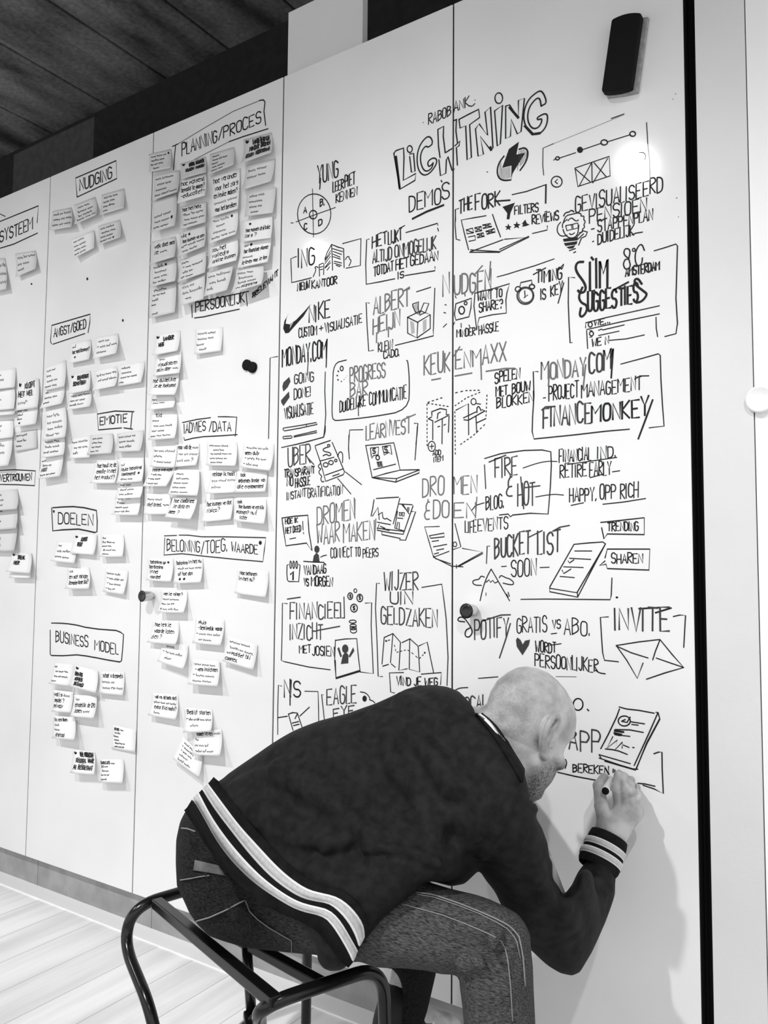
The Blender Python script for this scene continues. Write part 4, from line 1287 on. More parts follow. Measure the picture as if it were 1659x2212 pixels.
def surface_net(fn, xs, ys, zs, band=None, C=4):
    """mesh of the zero set of fn on a (possibly uneven) grid; evaluated finely only near the surface"""
    xs, ys, zs = [np.asarray(a, F32) for a in (xs, ys, zs)]
    nx, ny, nz = len(xs), len(ys), len(zs)
    def ev(ix, iy, iz):
        P = np.stack([xs[ix], ys[iy], zs[iz]], -1)
        out = np.empty(len(P), F32)
        for i in range(0, len(P), 400000):
            out[i:i + 400000] = fn(P[i:i + 400000])
        return out
    cx, cy, cz = [np.minimum(np.arange(0, n + C - 1, C) + C // 2, n - 1) for n in (nx, ny, nz)]
    cx, cy, cz = cx[:(nx + C - 1) // C], cy[:(ny + C - 1) // C], cz[:(nz + C - 1) // C]
    G = np.meshgrid(cx, cy, cz, indexing='ij')
    Fc = ev(*[g.ravel() for g in G]).reshape(G[0].shape)
    def span(a):
        d = np.gradient(a); return np.repeat(d, 1)
    sx, sy, sz = [np.abs(np.gradient(a)) for a in (xs, ys, zs)]
    size = (sx[cx][:, None, None] ** 2 + sy[cy][None, :, None] ** 2 + sz[cz][None, None, :] ** 2) ** .5 * C
    near = np.abs(Fc) < size * 1.25 + .004
    F = np.repeat(np.repeat(np.repeat(Fc, C, 0), C, 1), C, 2)[:nx, :ny, :nz].copy()
    N = np.repeat(np.repeat(np.repeat(near, C, 0), C, 1), C, 2)[:nx, :ny, :nz]
    idx = np.nonzero(N)
    F[idx] = ev(*idx)
    S = F < 0
    S[0] = S[-1] = False; S[:, 0] = S[:, -1] = False; S[:, :, 0] = S[:, :, -1] = False
    F = np.where(S, np.minimum(F, -1e-7), np.maximum(F, 1e-7))
    cnt = np.zeros((nx - 1, ny - 1, nz - 1), np.int8)
    for a in (0, 1):
        for b in (0, 1):
            for c in (0, 1):
                cnt += S[a:nx - 1 + a, b:ny - 1 + b, c:nz - 1 + c]
    act = np.nonzero((cnt > 0) & (cnt < 8))
    I, J, K = act
    vid = np.full(cnt.shape, -1, np.int32); vid[act] = np.arange(len(I))
    acc = np.zeros((len(I), 3)); num = np.zeros(len(I))
    co = [(a, b, c) for a in (0, 1) for b in (0, 1) for c in (0, 1)]
    for p in co:
        for ax in range(3):
            if p[ax]: continue
            q = list(p); q[ax] = 1
            f0 = F[I + p[0], J + p[1], K + p[2]]; f1 = F[I + q[0], J + q[1], K + q[2]]
            m = (f0 < 0) != (f1 < 0)
            t = np.where(m, f0 / (f0 - f1 + 1e-20), 0)
            A = np.stack([xs[I + p[0]], ys[J + p[1]], zs[K + p[2]]], -1); B = np.stack([xs[I + q[0]], ys[J + q[1]], zs[K + q[2]]], -1)
            acc[m] += (A + t[:, None] * (B - A))[m]; num[m] += 1
    V = acc / num[:, None]
    quads = []
    for ax in range(3):
        sl0 = [slice(1, n - 1) for n in (nx, ny, nz)]; sl0[ax] = slice(0, (nx, ny, nz)[ax] - 1)
        sl1 = list(sl0); sl1[ax] = slice(1, (nx, ny, nz)[ax])
        a_ = S[tuple(sl0)]; b_ = S[tuple(sl1)]
        e = np.nonzero(a_ != b_)
        st = a_[e]
        g = [e[i] + (0 if i == ax else 1) for i in range(3)]
        u, v = [(1, 2), (2, 0), (0, 1)][ax]
        def cell(du, dv):
            h = [g[0].copy(), g[1].copy(), g[2].copy()]; h[u] = h[u] - du; h[v] = h[v] - dv
            return vid[h[0], h[1], h[2]]
        q = np.stack([cell(1, 1), cell(0, 1), cell(0, 0), cell(1, 0)], -1)
        q[~st] = q[~st][:, ::-1]
        quads.append(q)
    return V, np.concatenate(quads)

def net_obj(name, V, Q, mat, parent=None, relax=1):
    if relax:
        E = np.concatenate([Q[:, [0, 1]], Q[:, [1, 2]], Q[:, [2, 3]], Q[:, [3, 0]]])
        for _ in range(relax):
            acc = np.zeros_like(V); n = np.zeros(len(V))
            np.add.at(acc, E[:, 0], V[E[:, 1]]); np.add.at(n, E[:, 0], 1)
            np.add.at(acc, E[:, 1], V[E[:, 0]]); np.add.at(n, E[:, 1], 1)
            V = V * .45 + .55 * acc / np.maximum(n, 1)[:, None]
    me = bpy.data.meshes.new(name)
    me.vertices.add(len(V)); me.vertices.foreach_set('co', V.astype(F32).ravel())
    me.loops.add(len(Q) * 4); me.loops.foreach_set('vertex_index', Q.astype(np.int32).ravel())
    me.polygons.add(len(Q)); me.polygons.foreach_set('loop_start', np.arange(0, len(Q) * 4, 4, dtype=np.int32))
    me.polygons.foreach_set('loop_total', np.full(len(Q), 4, np.int32))
    me.polygons.foreach_set('use_smooth', np.ones(len(Q), bool))
    me.materials.append(mat); me.update(calc_edges=True); me.validate()
    o = bpy.data.objects.new(name, me)
    return link(o, parent), V

def vattr(o, name, val):
    a = o.data.color_attributes.new(name, 'FLOAT_COLOR', 'POINT')
    v = np.clip(val, 0, 1).astype(F32)
    a.data.foreach_set('color', np.stack([v, v, v, np.ones_like(v)], -1).ravel())

def march(fn, px, near=.6, far=2.2):
    """first surface point of a distance field along the sight line through a place of the photograph"""
    px = np.atleast_2d(np.array(px, float)); out = []
    D = np.array([ray(*p) for p in px]); D /= np.linalg.norm(D, axis=1)[:, None]
    t = np.full(len(px), near); hit = np.zeros(len(px), bool)
    for _ in range(140):
        d = fn((CAM + D * t[:, None]).astype(F32))
        hit |= d < .0012
        t = np.minimum(np.where(hit, t, t + np.clip(d * .75, .0008, .15)), 3.0)
    ok = hit & (t < far)
    return CAM + D * t[:, None], ok

def grid(a, b, h): return np.arange(a, b + h, h)

def poly_t(crop, s):
    ox, oy, sc = crop
    return [(ox + float(q.split(',')[0]) / sc, oy + float(q.split(',')[1]) / sc) for q in s.split()]

# ------------------------------------------------------------------ joints of the person (metres, in the room)
Z3 = (250, 1640, 2.765); Z4 = (700, 1750, 2.37); Z5 = (480, 1440, 2.37); Z1 = (960, 1400, 3.318); Z2 = (1180, 1640, 6.9125)
HIP = V3(1.49, -.49, .535); MID = V3(1.655, -.425, .655); CHEST = V3(1.80, -.37, .715); NECK = V3(1.905, -.335, .775)
RSH = V3(1.945, -.435, .715); LSH = V3(1.70, -.17, .755)
RELB = at(1232, 2045, -.225).astype(F32); RWR = at(1311, 1836, -.115).astype(F32)
LELB = V3(1.63, -.18, .53); LWR = V3(1.66, -.30, .57)
RHIP = V3(1.50, -.50, .475); RKNEE = at(1078, 2030, -.52).astype(F32); RANK = V3(2.01, -.545, .075)
LHIP = V3(1.50, -.385, .475); LKNEE = at(900, 1990, -.15).astype(F32); LANK = at(862, 2190, -.21).astype(F32)

JACKET = (poly_t(Z3, '415,300 460,245 500,205 555,140 590,100 620,85') + poly_t(Z5, '0,525 80,460 130,420 200,385 360,320 500,275 640,240 780,185 870,135 930,100 1000,85 1080,88 1150,100 1210,125 1260,175 1300,230 1330,260 1400,330 1450,400 1480,440')
          + poly_t(Z1, '490,775 550,840 575,900 600,1000 610,1085 625,1112 655,1115 675,1160 650,1205 700,1290 740,1400 750,1490 775,1540 775,1640') + poly_t(Z4, '1170,350 1200,390 1225,440 1270,380 1300,310 1350,240')
          + poly_t(Z2, '625,1440 640,1350 665,1250 665,1130 700,1060 750,1035 850,1040 1000,1100 1130,1180 1210,1290 1215,1350 1160,1450 1110,1600 1080,1700 1050,1880')
          + poly_t(Z4, '1495,430 1440,580 1370,730 1310,830 1270,848 1210,835 1150,800 1070,740 980,700 900,600 900,500 872,430 830,370 795,305 770,330 720,380 650,395 600,380 550,365 500,375 450,430 380,490 300,560 180,700 150,760 110,805')
          + poly_t(Z3, '1340,1262 1280,1266 1240,1250 1210,1210 1190,1100 1080,950 950,890 820,800 690,680 600,560 530,440 470,370'))
JEANS = (poly_t(Z3, '415,300 380,370 360,480 358,620 365,760 400,830 440,920 490,990 560,1060 620,1085 740,1135 800,1160 900,1172 1050,1175 1200,1178 1300,1215 1400,1225')
         + poly_t(Z4, '180,780 270,815 400,812 530,825 600,845 650,845 690,855 680,900 670,980 680,1050 685,1095 690,1900 700,2680 1110,2680 1100,1900 1090,1095 1080,950 1070,800 1060,720 1055,640 1030,580 990,530 920,490 850,455 780,430 700,412 650,400 540,365')
         + [(850, 1800), (700, 1720), (520, 1700), (430, 1730)])
HEAD = poly_t(Z1, '330,310 380,230 450,175 520,140 590,130 670,145 740,175 810,230 870,300 915,380 940,450 947,520 940,590 930,640 905,668 876,698 862,730 851,763 862,790 872,830 860,866 832,880 806,882 800,910 770,955 740,985 715,1010 700,1060 690,1078 600,1120 420,1000 260,700 230,480 270,440 303,400')
o_jacket, o_jeans, o_head = Outline(JACKET), Outline(JEANS), Outline(HEAD, 2)

# ---- jacket
JFA = at(560, 1880, -.52).astype(F32); JFB = at(745, 1975, -.545).astype(F32); JFC = at(893, 1852, -.54).astype(F32); JCH = at(985, 1800, -.39).astype(F32)
def jacket_base(P):
    d = d_chain(P, [HIP, MID, CHEST], [.170, .172, .165], .05)
    d = smin(d, d_cap(P, V3(1.53, -.53, .555), V3(1.70, -.50, .60), .135, .12), .06)
    d = smin(d, d_cap(P, JFA, JFB, .135, .115), .05)
    d = smin(d, d_cap(P, JFB, JFC, .105, .075), .04)
    d = smin(d, d_cap(P, MID, JCH, .13, .105), .05)
    d = smin(d, d_cap(P, V3(1.80, -.33, .745), V3(1.89, -.34, .765), .125, .085), .05)
    d = smin(d, d_cap(P, V3(1.84, -.39, .735), RSH, .115, .088), .05)
    d = smin(d, d_cap(P, V3(1.78, -.28, .735), LSH, .125, .085), .05)
    d = smin(d, d_chain(P, [RSH, (RSH + RELB) / 2, RELB], [.092, .086, .074], .03), .035)
    d = smin(d, d_chain(P, [RELB, RELB * .5 + RWR * .5, RWR], [.070, .060, .0335], .03), .03)
    la = smin(d_cap(P, LSH, LELB, .08, .06), d_cap(P, LELB, LWR, .058, .045), .03)
    return smin(d, la, .03)

FOLDS = [  # ridges of the cloth: place in the photograph, radius, height
    (Z5, '285,520 340,545 430,600 540,690 650,780 760,870', .019, .0085), (Z5, '700,200 790,215 870,260 950,310 1040,420 1110,530 1170,620', .016, .008),
    (Z5, '900,150 960,180 1030,230 1110,290', .016, .006), (Z5, '840,350 900,480 990,590 1080,690 1140,760', .018, .006), (Z5, '860,480 930,600 1000,690 1060,790 1110,860', .013, .004),
    (Z5, '150,735 260,760 330,790 430,830 590,890', .016, .006), (Z5, '180,800 250,855 330,890 440,900 560,903 650,925', .010, .004), (Z5, '655,960 720,935 800,928 900,930 1000,960 1110,1010', .007, .005),
    (Z5, '560,905 500,960 440,1040', .007, .003), (Z5, '1320,990 1400,890 1450,780 1490,640', .006, .003), (Z5, '640,230 720,250 800,300 850,360', .011, .004), (Z5, '60,600 150,560 260,500', .014, .003),
    (Z4, '1090,330 1150,420 1220,500 1270,600', .014, .003), (Z4, '1225,440 1260,500 1290,580 1300,640', .013, .0025), (Z4, '1230,690 1225,600 1215,530', .012, .002), (Z4, '1290,420 1360,430 1440,450', .012, .002), (Z4, '1320,340 1400,370 1480,390', .011, .002)]
FOLD_PTS = []
for crop, s, r, h in FOLDS:
    P_, ok = march(lambda q: smax(jacket_base(q), o_jacket(q), .03), poly_t(crop, s))
    P_ = P_[ok]
    if len(P_) > 1: FOLD_PTS.append((P_.astype(F32), r, h))

def jacket(P):
    d = smax(jacket_base(P), o_jacket(P), .035)
    near = np.abs(d) < .03
    if near.any():
        Q = P[near]; e = d[near]
        for pts, r, h in FOLD_PTS:
            lo = pts.min(0) - .06; hi = pts.max(0) + .06
            m = np.all((Q > lo) & (Q < hi), 1)
            if not m.any(): continue
            q = Q[m]
            g = np.full(len(q), 9., F32)
            for a, b in zip(pts[:-1], pts[1:]): g = np.minimum(g, d_cap(q, a, b, 0))
            e[m] -= 1.6 * h * np.exp(-(g / r) ** 2) - .75 * h * np.exp(-((g - 1.9 * r) / (r * .9)) ** 2)
        d = d.copy(); d[near] = e
    return d

person = empty('person', (1.75, -.45, 0))
tag(person, 'bald man in a black striped-hem jacket and jeans, bent forward drawing on the door', 'person')
V, Q = surface_net(jacket, grid(1.24, 2.14, .0045), grid(-.72, -.02, .0045), grid(.33, .93, .0045))
o, V = net_obj('jacket', V, Q, MAT['cloth'], None, 1); own(o, person); jacket_obj = o
o['label'] = 'black knitted bomber jacket with striped ribbing'

jacket_soft = lambda P: smax(jacket_base(P), o_jacket(P), .035)
# ribbed hem with two pale stripes, lofted round the body along the seam seen in the photograph
HEM = ['415,300 480,400 550,520 645,650 770,780 890,870 1000,925 1100,960 1190,1010 1260,1080 1330,1190 1385,1240',
       '460,245 530,360 600,490 700,620 830,740 960,830 1090,905 1240,935 1300,1000 1350,1080 1390,1150 1415,1205',
       '500,205 570,340 660,470 770,600 880,710 1000,800 1100,855 1200,880 1270,895 1330,950 1380,1030 1442,1140',
       '520,185 590,300 690,430 800,570 910,690 1010,770 1110,830 1200,850 1270,860 1330,905 1390,975 1430,1050 1452,1115',
       '555,150 640,265 740,400 850,520 960,640 1060,725 1150,780 1230,800 1320,820 1390,870 1450,940 1480,1000 1482,1060',
       '590,110 680,225 780,360 890,480 1000,595 1095,680 1180,735 1260,760 1350,780 1420,830 1475,890 1500,950 1508,1010']
def resample(p, n):
    p = np.array(p, float); s = np.r_[0, np.cumsum(np.linalg.norm(np.diff(p, axis=0), axis=1))]
    t = np.linspace(0, s[-1], n)
    return np.stack([np.interp(t, s, p[:, i]) for i in range(p.shape[1])], -1)
def inset(px, o_, k=3.0):
    return px
ctr = np.array([1.485, -.47, .53])
rings = []
NV, NH = 40, 26
for li, s in enumerate(HEM):
    px = resample(smooth_poly(poly_t(Z3, s), 2), NV)
    c2 = px.mean(0)
    P_, ok = march(jacket, px)
    # places just outside the outline take the depth of their neighbours
    good = np.nonzero(ok)[0]
    dep = np.interp(np.arange(NV), good, [depth_of(P_[i]) for i in good]) if len(good) else np.full(NV, 1.4)
    dep = np.convolve(np.pad(dep, 4, mode='edge'), np.ones(9) / 9, 'valid')
    edge_ = np.clip(1 - np.arange(NV) / 9.0, 0, 1)
    pts = np.array([CAM + ray(*px[i]) * (dep[i] - .0045 - .009 * edge_[i]) for i in range(NV)])
    rings.append(pts)
# far side: the same rings carried round behind the body
def loop_ring(pts, da=.30, db=.22):
    c = (pts[0] + pts[-1]) / 2
    m = pts[NV // 2]
    back = c + (c - m) * .95
    back[1] = min(back[1], -.26)
    out = list(pts)
    # closing arc: leaves both ends along the sight line, where the cloth turns away
    a, b = pts[-1], pts[0]
    va = a - CAM; va /= np.linalg.norm(va); vb = b - CAM; vb /= np.linalg.norm(vb)
    for i in range(1, NH):
        t = i / NH
        p1 = a + va * da + (b - a) * .06; p2 = b + vb * db - (b - a) * .10
        out.append((1 - t) ** 3 * a + 3 * t * (1 - t) ** 2 * p1 + 3 * t * t * (1 - t) * p2 + t ** 3 * b)
    return np.array(out)
def hug(P, fn, n0, off=.004, it=10):
    """lay the hidden part of a ring onto the cloth"""
    P = P.copy(); Q_ = P[n0:].astype(F32)
    for _ in range(it):
        d = fn(Q_); g = np.stack([fn(Q_ + e) - fn(Q_ - e) for e in np.eye(3, dtype=F32) * .004], -1)
        g /= np.linalg.norm(g, axis=1)[:, None] + 1e-6
        Q_ = Q_ - g * np.clip(d - off, -.05, .05)[:, None] * .7
        R_ = np.concatenate([P[n0 - 1:n0], Q_, P[:1]])
        Q_ = (.5 * Q_ + .25 * (R_[:-2] + R_[2:])).astype(F32)
    m = len(Q_); r_ = np.minimum(np.arange(m), np.arange(m)[::-1]); w_ = np.clip((r_ - 2) / 4.0, 0, 1)[:, None]
    P[n0:] = P[n0:] * (1 - w_) + Q_ * w_
    return P
loops = [hug(loop_ring(r), jacket_soft, NV) for r in rings]
NR = len(loops[0])
def band(name, la, lb, mat, parent, rows=(0.0, 1.0), lift=0.0, thick=.004, cols=None):
    """a closed strip between two rings with a little thickness"""
    vs = []; fs = []
    n = len(la)
    cen = (la.mean(0) + lb.mean(0)) / 2
    k = len(rows)
    for side in (lift, lift - thick):
        for t in rows:
            for i in range(n):
                p = la[i] * (1 - t) + lb[i] * t
                d = p - cen; d /= np.linalg.norm(d)
                vs.append(p + d * side)
    for j in range(k - 1):
        for i in range(n):
            a = j * n + i; b = j * n + (i + 1) % n
            fs.append((a, b, b + n, a + n)); o_ = k * n
            fs.append((a + o_, a + n + o_, b + n + o_, b + o_))
    for i in range(n):
        b = (i + 1) % n; o_ = k * n; e = (k - 1) * n
        fs.append((i, i + o_, b + o_, b)); fs.append((e + i, e + b, e + b + o_, e + i + o_))
    return mesh_obj(name, vs, fs, mat, parent, True)
hem = band('hem_band', loops[0], loops[5], MAT['rib'], jacket_obj, rows=(0, .25, .5, .75, 1), lift=-.0012)
# the black ribbing follows all six rings
hv = np.concatenate(loops)
vs = [p for r in loops for p in r]; fs = []
for j in range(5):
    for i in range(NR):
        a = j * NR + i; b = j * NR + (i + 1) % NR
        fs.append((a, b, b + NR, a + NR))
hem.data.clear_geometry(); hem.data.from_pydata([tuple(p) for p in vs], [], fs); hem.data.polygons.foreach_set('use_smooth', [True] * len(fs))
sm = hem.modifiers.new('thickness', 'SOLIDIFY'); sm.thickness = .004; sm.offset = 0
def out(r, h, cen=hv.mean(0)):
    """raise a ring off the cloth"""
    d = r - cen; d /= np.linalg.norm(d, axis=1)[:, None]
    vis = np.zeros(len(r)); vis[:NV] = 1
    c = CAM - r; c /= np.linalg.norm(c, axis=1)[:, None]
    e = d * .45 + c * vis[:, None]; e /= np.linalg.norm(e, axis=1)[:, None]
    return r + e * h
for a, b in ((1, 2), (3, 4)):
    w = out(loops[a], .0045), out(loops[b], .0045)
    st = band('stripe', w[0], w[1], MAT['stripe_white'], jacket_obj, thick=.003)
    g0 = w[0] * .80 + w[1] * .20; g1 = w[0] * .20 + w[1] * .80
    band('stripe_centre', out(g0, .0012), out(g1, .0012), MAT['stripe_grey'], jacket_obj, thick=.0015)

# cuff and collar
def ring_loop(c, axis, r, n=40, ref=(0, 0, 1), sq=1.0):
    axis = axis / np.linalg.norm(axis)
    e1 = np.array(ref, float) - axis * (np.array(ref, float) @ axis); e1 /= np.linalg.norm(e1); e2 = np.cross(axis, e1)
    return np.array([c + r * (math.cos(2 * math.pi * k / n) * e1 * sq + math.sin(2 * math.pi * k / n) * e2) for k in range(n)])
cax = (RELB - RWR).astype(float); cax /= np.linalg.norm(cax)
w0 = at(1316, 1808, -.112).astype(float)
cuff = empty('cuff', (0, 0, 0)); bpy.data.objects.remove(cuff)
def cuff_r(t): return .0352 + .05 * max(t, 0)
def cloop(t, extra=0): return ring_loop(w0 + cax * t, cax, cuff_r(t) + extra)
cv = [cloop(t, e) for t, e in ((.004, -.006), (0, -.002), (.0, .0), (.01, .0012), (.022, .0012), (.036, .0012), (.050, .0012), (.058, .0), (.064, -.003))]
vs = [p for r in cv for p in r]; fs = []
for j in range(len(cv) - 1):
    for i in range(40):
        a = j * 40 + i; b = j * 40 + (i + 1) % 40
        fs.append((a, b, b + 40, a + 40))
cuff = mesh_obj('cuff', vs, fs, MAT['rib'], jacket_obj, True)
for t0, t1 in ((.0185, .031), (.0375, .050)):
    band('stripe', cloop(t0, .0026), cloop(t1, .0026), MAT['stripe_white'], jacket_obj, thick=.002)
    d_ = (t1 - t0) * .19
    band('stripe_centre', cloop(t0 + d_, .0034), cloop(t1 - d_, .0034), MAT['stripe_grey'], jacket_obj, thick=.001)

# ---- the body: head, neck, hands and what the clothes cover, one surface
HC = at(1147, 1545, -.31)
HF = np.array([.4035, .786, -.4695]); HR = np.array([.890, -.457, 0.0]); HU = np.array([.2145, .418, .883])
HAX = np.array([HF, HR, HU], F32)
def hl(f, r, u): return HC + HF * f + HR * r + HU * u

def helix_path(h):
    h = [np.array(q) for q in h]
    for _ in range(2):
        o_ = [h[0]]
        for a, b in zip(h[:-1], h[1:]): o_ += [a * .75 + b * .25, a * .25 + b * .75]
        h = o_ + [h[-1]]
    return h

def head_local(P):
    L_ = (P - HC.astype(F32)) @ HAX.T
    A = np.abs(L_[:, 1:2]); S_ = np.concatenate([L_[:, :1], A, L_[:, 2:]], 1)      # mirrored halves
    d = d_ell(L_, (-.004, 0, .004), (.097, .077, .088))
    d = smin(d, d_ell(L_, (-.030, 0, -.022), (.066, .066, .062)), .03)
    d = smin(d, d_ell(L_, (.048, 0, .012), (.050, .058, .052)), .025)
    d = smin(d, d_ell(L_, (.040, 0, -.082), (.050, .050, .058)), .03)
    d = smin(d, d_cap(S_, (.000, .056, -.070), (.060, .022, -.122), .016, .016), .022)      # jaw line
    d = smin(d, d_ell(L_, (.078, 0, -.124), (.021, .024, .018)), .018)
    d = smin(d, d_ell(S_, (.058, .044, -.046), (.026, .026, .024)), .02)                     # cheekbone
    d = smin(d, d_cap(S_, (.089, .012, -.004), (.070, .052, -.002), .012, .011), .014)       # brow ridge
    d = smax(d, -d_ell(S_, (.094, .031, -.026), (.015, .019, .013)), .010)
    d = smin(d, d_ell(S_, (.078, .031, -.027), (.0125, .0125, .0125)), .004)
    d = smin(d, d_cap(L_, (.092, 0, -.022), (.116, 0, -.060), .0085, .0125), .010)           # nose
    d = smin(d, d_ell(S_, (.104, .012, -.064), (.011, .009, .008)), .006)
    d = smax(d, -d_ell(S_, (.108, .0075, -.0735), (.005, .0035, .005)), .003)
    d = smin(d, d_ell(L_, (.086, 0, -.090), (.016, .026, .010)), .008)                       # lips
    d = smin(d, d_ell(L_, (.085, 0, -.102), (.015, .023, .009)), .006)
    d = smax(d, -d_ell(L_, (.104, 0, -.0965), (.010, .024, .0022)), .004)
    # ears
    e = (S_ - np.array([-.018, .0745, -.030], F32)) / F32(1.14)
    ce, se = math.cos(.24), math.sin(.24)
    ex = np.stack([e[:, 0] * ce - e[:, 1] * se, e[:, 0] * se + e[:, 1] * ce, e[:, 2]], -1)
    ct, st = math.cos(-.22), math.sin(-.22)
    ex = np.stack([ex[:, 0] * ct - ex[:, 2] * st, ex[:, 1], ex[:, 0] * st + ex[:, 2] * ct], -1)
    helix = [(.011, .004, -.012), (.015, .006, .010), (.008, .009, .028), (-.006, .011, .033), (-.016, .011, .022), (-.018, .010, .004), (-.013, .008, -.014), (-.003, .006, -.028), (.006, .004, -.030)]
    hp = helix_path(helix)
    ear = d_chain(ex, hp, list(np.interp(np.linspace(0, 8, len(hp)), range(9), [.0038, .0042, .0044, .0044, .0044, .0042, .0042, .0060, .0050])), .0012)
    bowl = d_ell(ex, (-.003, .002, .002), (.016, .0045, .028))
    ear = smin(ear, bowl, .005)
    ear = smin(ear, d_chain(ex, [(.006, .008, .020), (-.005, .010, .010), (-.007, .010, -.006), (-.001, .008, -.016)], [.003, .0034, .0034, .003], .004), .004)
    ear = smax(ear, -d_ell(ex, (.003, .011, -.004), (.006, .007, .010)), .004)
    ear = smin(ear, d_cap(ex, (.012, .004, -.008), (.012, .004, -.013), .004), .004)
    d = smin(d, ear * F32(1.14), .005)
    return d

PX3 = lambda x, y, Y: at(1180 + x / 6.9125, 1640 + y / 6.9125, Y).astype(F32)
WR = RWR.astype(F32)
FING = [
    ([PX3(1085, 690, -.080), PX3(1045, 430, -.100), PX3(1075, 245, -.066), PX3(1085, 205, -.034)], [.0100, .0088, .0080, .0068]),
    ([PX3(1180, 690, -.080), PX3(1165, 430, -.096), PX3(1165, 265, -.060), PX3(1160, 240, -.028)], [.0100, .0088, .0080, .0068]),
    ([PX3(1265, 715, -.076), PX3(1262, 470, -.088), PX3(1262, 315, -.050), PX3(1255, 300, -.020)], [.0095, .0084, .0076, .0064]),
    ([PX3(1340, 765, -.070), PX3(1352, 560, -.076), PX3(1348, 420, -.044), PX3(1335, 400, -.018)], [.0084, .0074, .0066, .0056])]
THUMB = ([PX3(880, 1010, -.118), PX3(822, 700, -.108), PX3(785, 400, -.078), PX3(865, 270, -.050)], [.0135, .0128, .0112, .0090])
PALM = [(PX3(900, 1060, -.115), PX3(1095, 720, -.078)), (PX3(990, 1080, -.112), PX3(1180, 720, -.078)), (PX3(1060, 1090, -.108), PX3(1262, 745, -.074)), (PX3(1110, 1110, -.104), PX3(1335, 790, -.070))]
def hand(P):
    d = d_cap(P, WR, PX3(985, 1060, -.110), .027, .026)
    for a, b in PALM: d = smin(d, d_cap(P, a, b, .0150, .0118), .010)
    d = smin(d, d_cap(P, PALM[0][0], PALM[3][1], .012, .010), .02)
    t = d_chain(P, *THUMB, .004)
    d = smin(d, t, .010)
    for pts, rs in FING:
        f = d_chain(P, pts, rs, .004)
        f = smin(f, d_ell(P, pts[1], (.0094, .0096, .0096)), .004)
        d = smin(d, f, .0022)
    # tendons over the back of the hand
    for (a, b), (pts, rs) in zip(PALM, FING):
        d = smin(d, d_cap(P, a * .4 + pts[0] * .6 + V3(0, -.0085, 0), pts[0] + V3(0, -.004, 0), .0035, .0080), .006)
    return d

LH = LWR + V3(.06, -.02, -.012)
def body(P):
    d = np.full(len(P), .5, F32)
    def put(lo, hi, fn, k, pad=.05):
        m = np.all((P > np.asarray(lo, F32) - pad) & (P < np.asarray(hi, F32) + pad), 1)
        if m.any(): d[m] = smin(d[m], fn(P[m]), k)
    def capk(pts, rs, k=.02, j=.03):
        pts = np.array(pts, F32); r = max(rs)
        put(pts.min(0) - r, pts.max(0) + r, lambda q: d_chain(q, pts, rs, j), k)
    capk([HIP + V3(0, 0, .01), MID, CHEST], [.105, .110, .115])
    capk([CHEST, RSH - V3(.02, 0, .01)], [.09, .05]); capk([CHEST, LSH], [.09, .05])
    capk([RSH, RELB, RWR], [.045, .026, .024]); capk([LSH, LELB, LWR], [.045, .038, .027])
    capk([RHIP, RKNEE, RANK], [.06, .030, .034]); capk([LHIP, LKNEE, LANK], [.06, .032, .032])
    capk([RANK, RANK + V3(.10, .06, -.035)], [.034, .026]); capk([LANK, LANK + V3(.08, .07, -.035)], [.034, .026])
    capk([NECK - V3(.05, 0, .04), hl(-.026, 0, -.062)], [.062, .055], .03)
    capk([NECK + V3(.015, .02, -.02), hl(.02, 0, -.085)], [.050, .045], .03)
    # folds of skin at the nape
    put(HC - .17, HC + .17, lambda q: smax(head_local(q), o_head(q), .012), .022, .0)
    capk([hl(-.088, -.035, -.038), hl(-.090, .0, -.044), hl(-.078, .036, -.050)], [.010, .012, .009], .010)
    capk([hl(-.090, -.03, -.060), hl(-.092, .0, -.068), hl(-.080, .036, -.075)], [.009, .011, .008], .010)
    put(PX3(700, 1100, -.13) - .05, PX3(1400, 150, 0) + .05, hand, .008, .0)
    # the resting hand, hidden by the body
    capk([LWR, LH], [.028, .026], .01)
    for i in range(4):
        a = LH + V3(.012, .030 - .02 * i, .0)
        capk([a, a + V3(.045, -.006, -.004), a + V3(.078, -.012, -.022)], [.0105, .0095, .008], .004, .004)
    capk([LH + V3(-.02, -.03, 0), LH + V3(.02, -.055, -.004), LH + V3(.045, -.062, -.012)], [.013, .011, .009], .006, .004)
    return d

def axis_steps(segs):
    out = []
    for a, b, h in segs:
        n = max(1, int(round((b - a) / h)))
        out += list(np.linspace(a, b, n, endpoint=False))
    out.append(segs[-1][1])
    return np.array(out)
gx = axis_steps([(1.28, 1.80, .014), (1.80, 2.115, .0020), (2.115, 2.17, .010)])
gy = axis_steps([(-.67, -.45, .010), (-.45, -.175, .0022), (-.175, -.0, .0018)])
gz = axis_steps([(-.02, .53, .014), (.53, .945, .0021)])
V, Q = surface_net(body, gx, gy, gz)
o, V = net_obj('body', V, Q, MAT['skin'], None, 1); own(o, person); body_obj = o
L_ = (V - HC) @ HAX.T.astype(float)
jaw = np.clip((-.050 - L_[:, 2] + .28 * (L_[:, 0] - .03)) / .022, 0, 1) * np.clip((L_[:, 0] + .012) / .02, 0, 1) * (np.abs(L_).max(1) < .2)
jaw *= np.clip((.112 - L_[:, 0]) / .01, 0, 1)
scalp = np.clip((-.02 - L_[:, 0] - L_[:, 2] * .4) / .05, 0, 1) * (L_[:, 2] > -.06) * (np.abs(L_).max(1) < .2)
rs_ = np.random.RandomState(5)
speck = rs_.rand(len(V))
tone = 1 - jaw * (.30 + .65 * speck) - scalp * (.15 + .2 * speck)
vattr(o, 'tone', tone)
o['label'] = 'bald head, neck and hands'
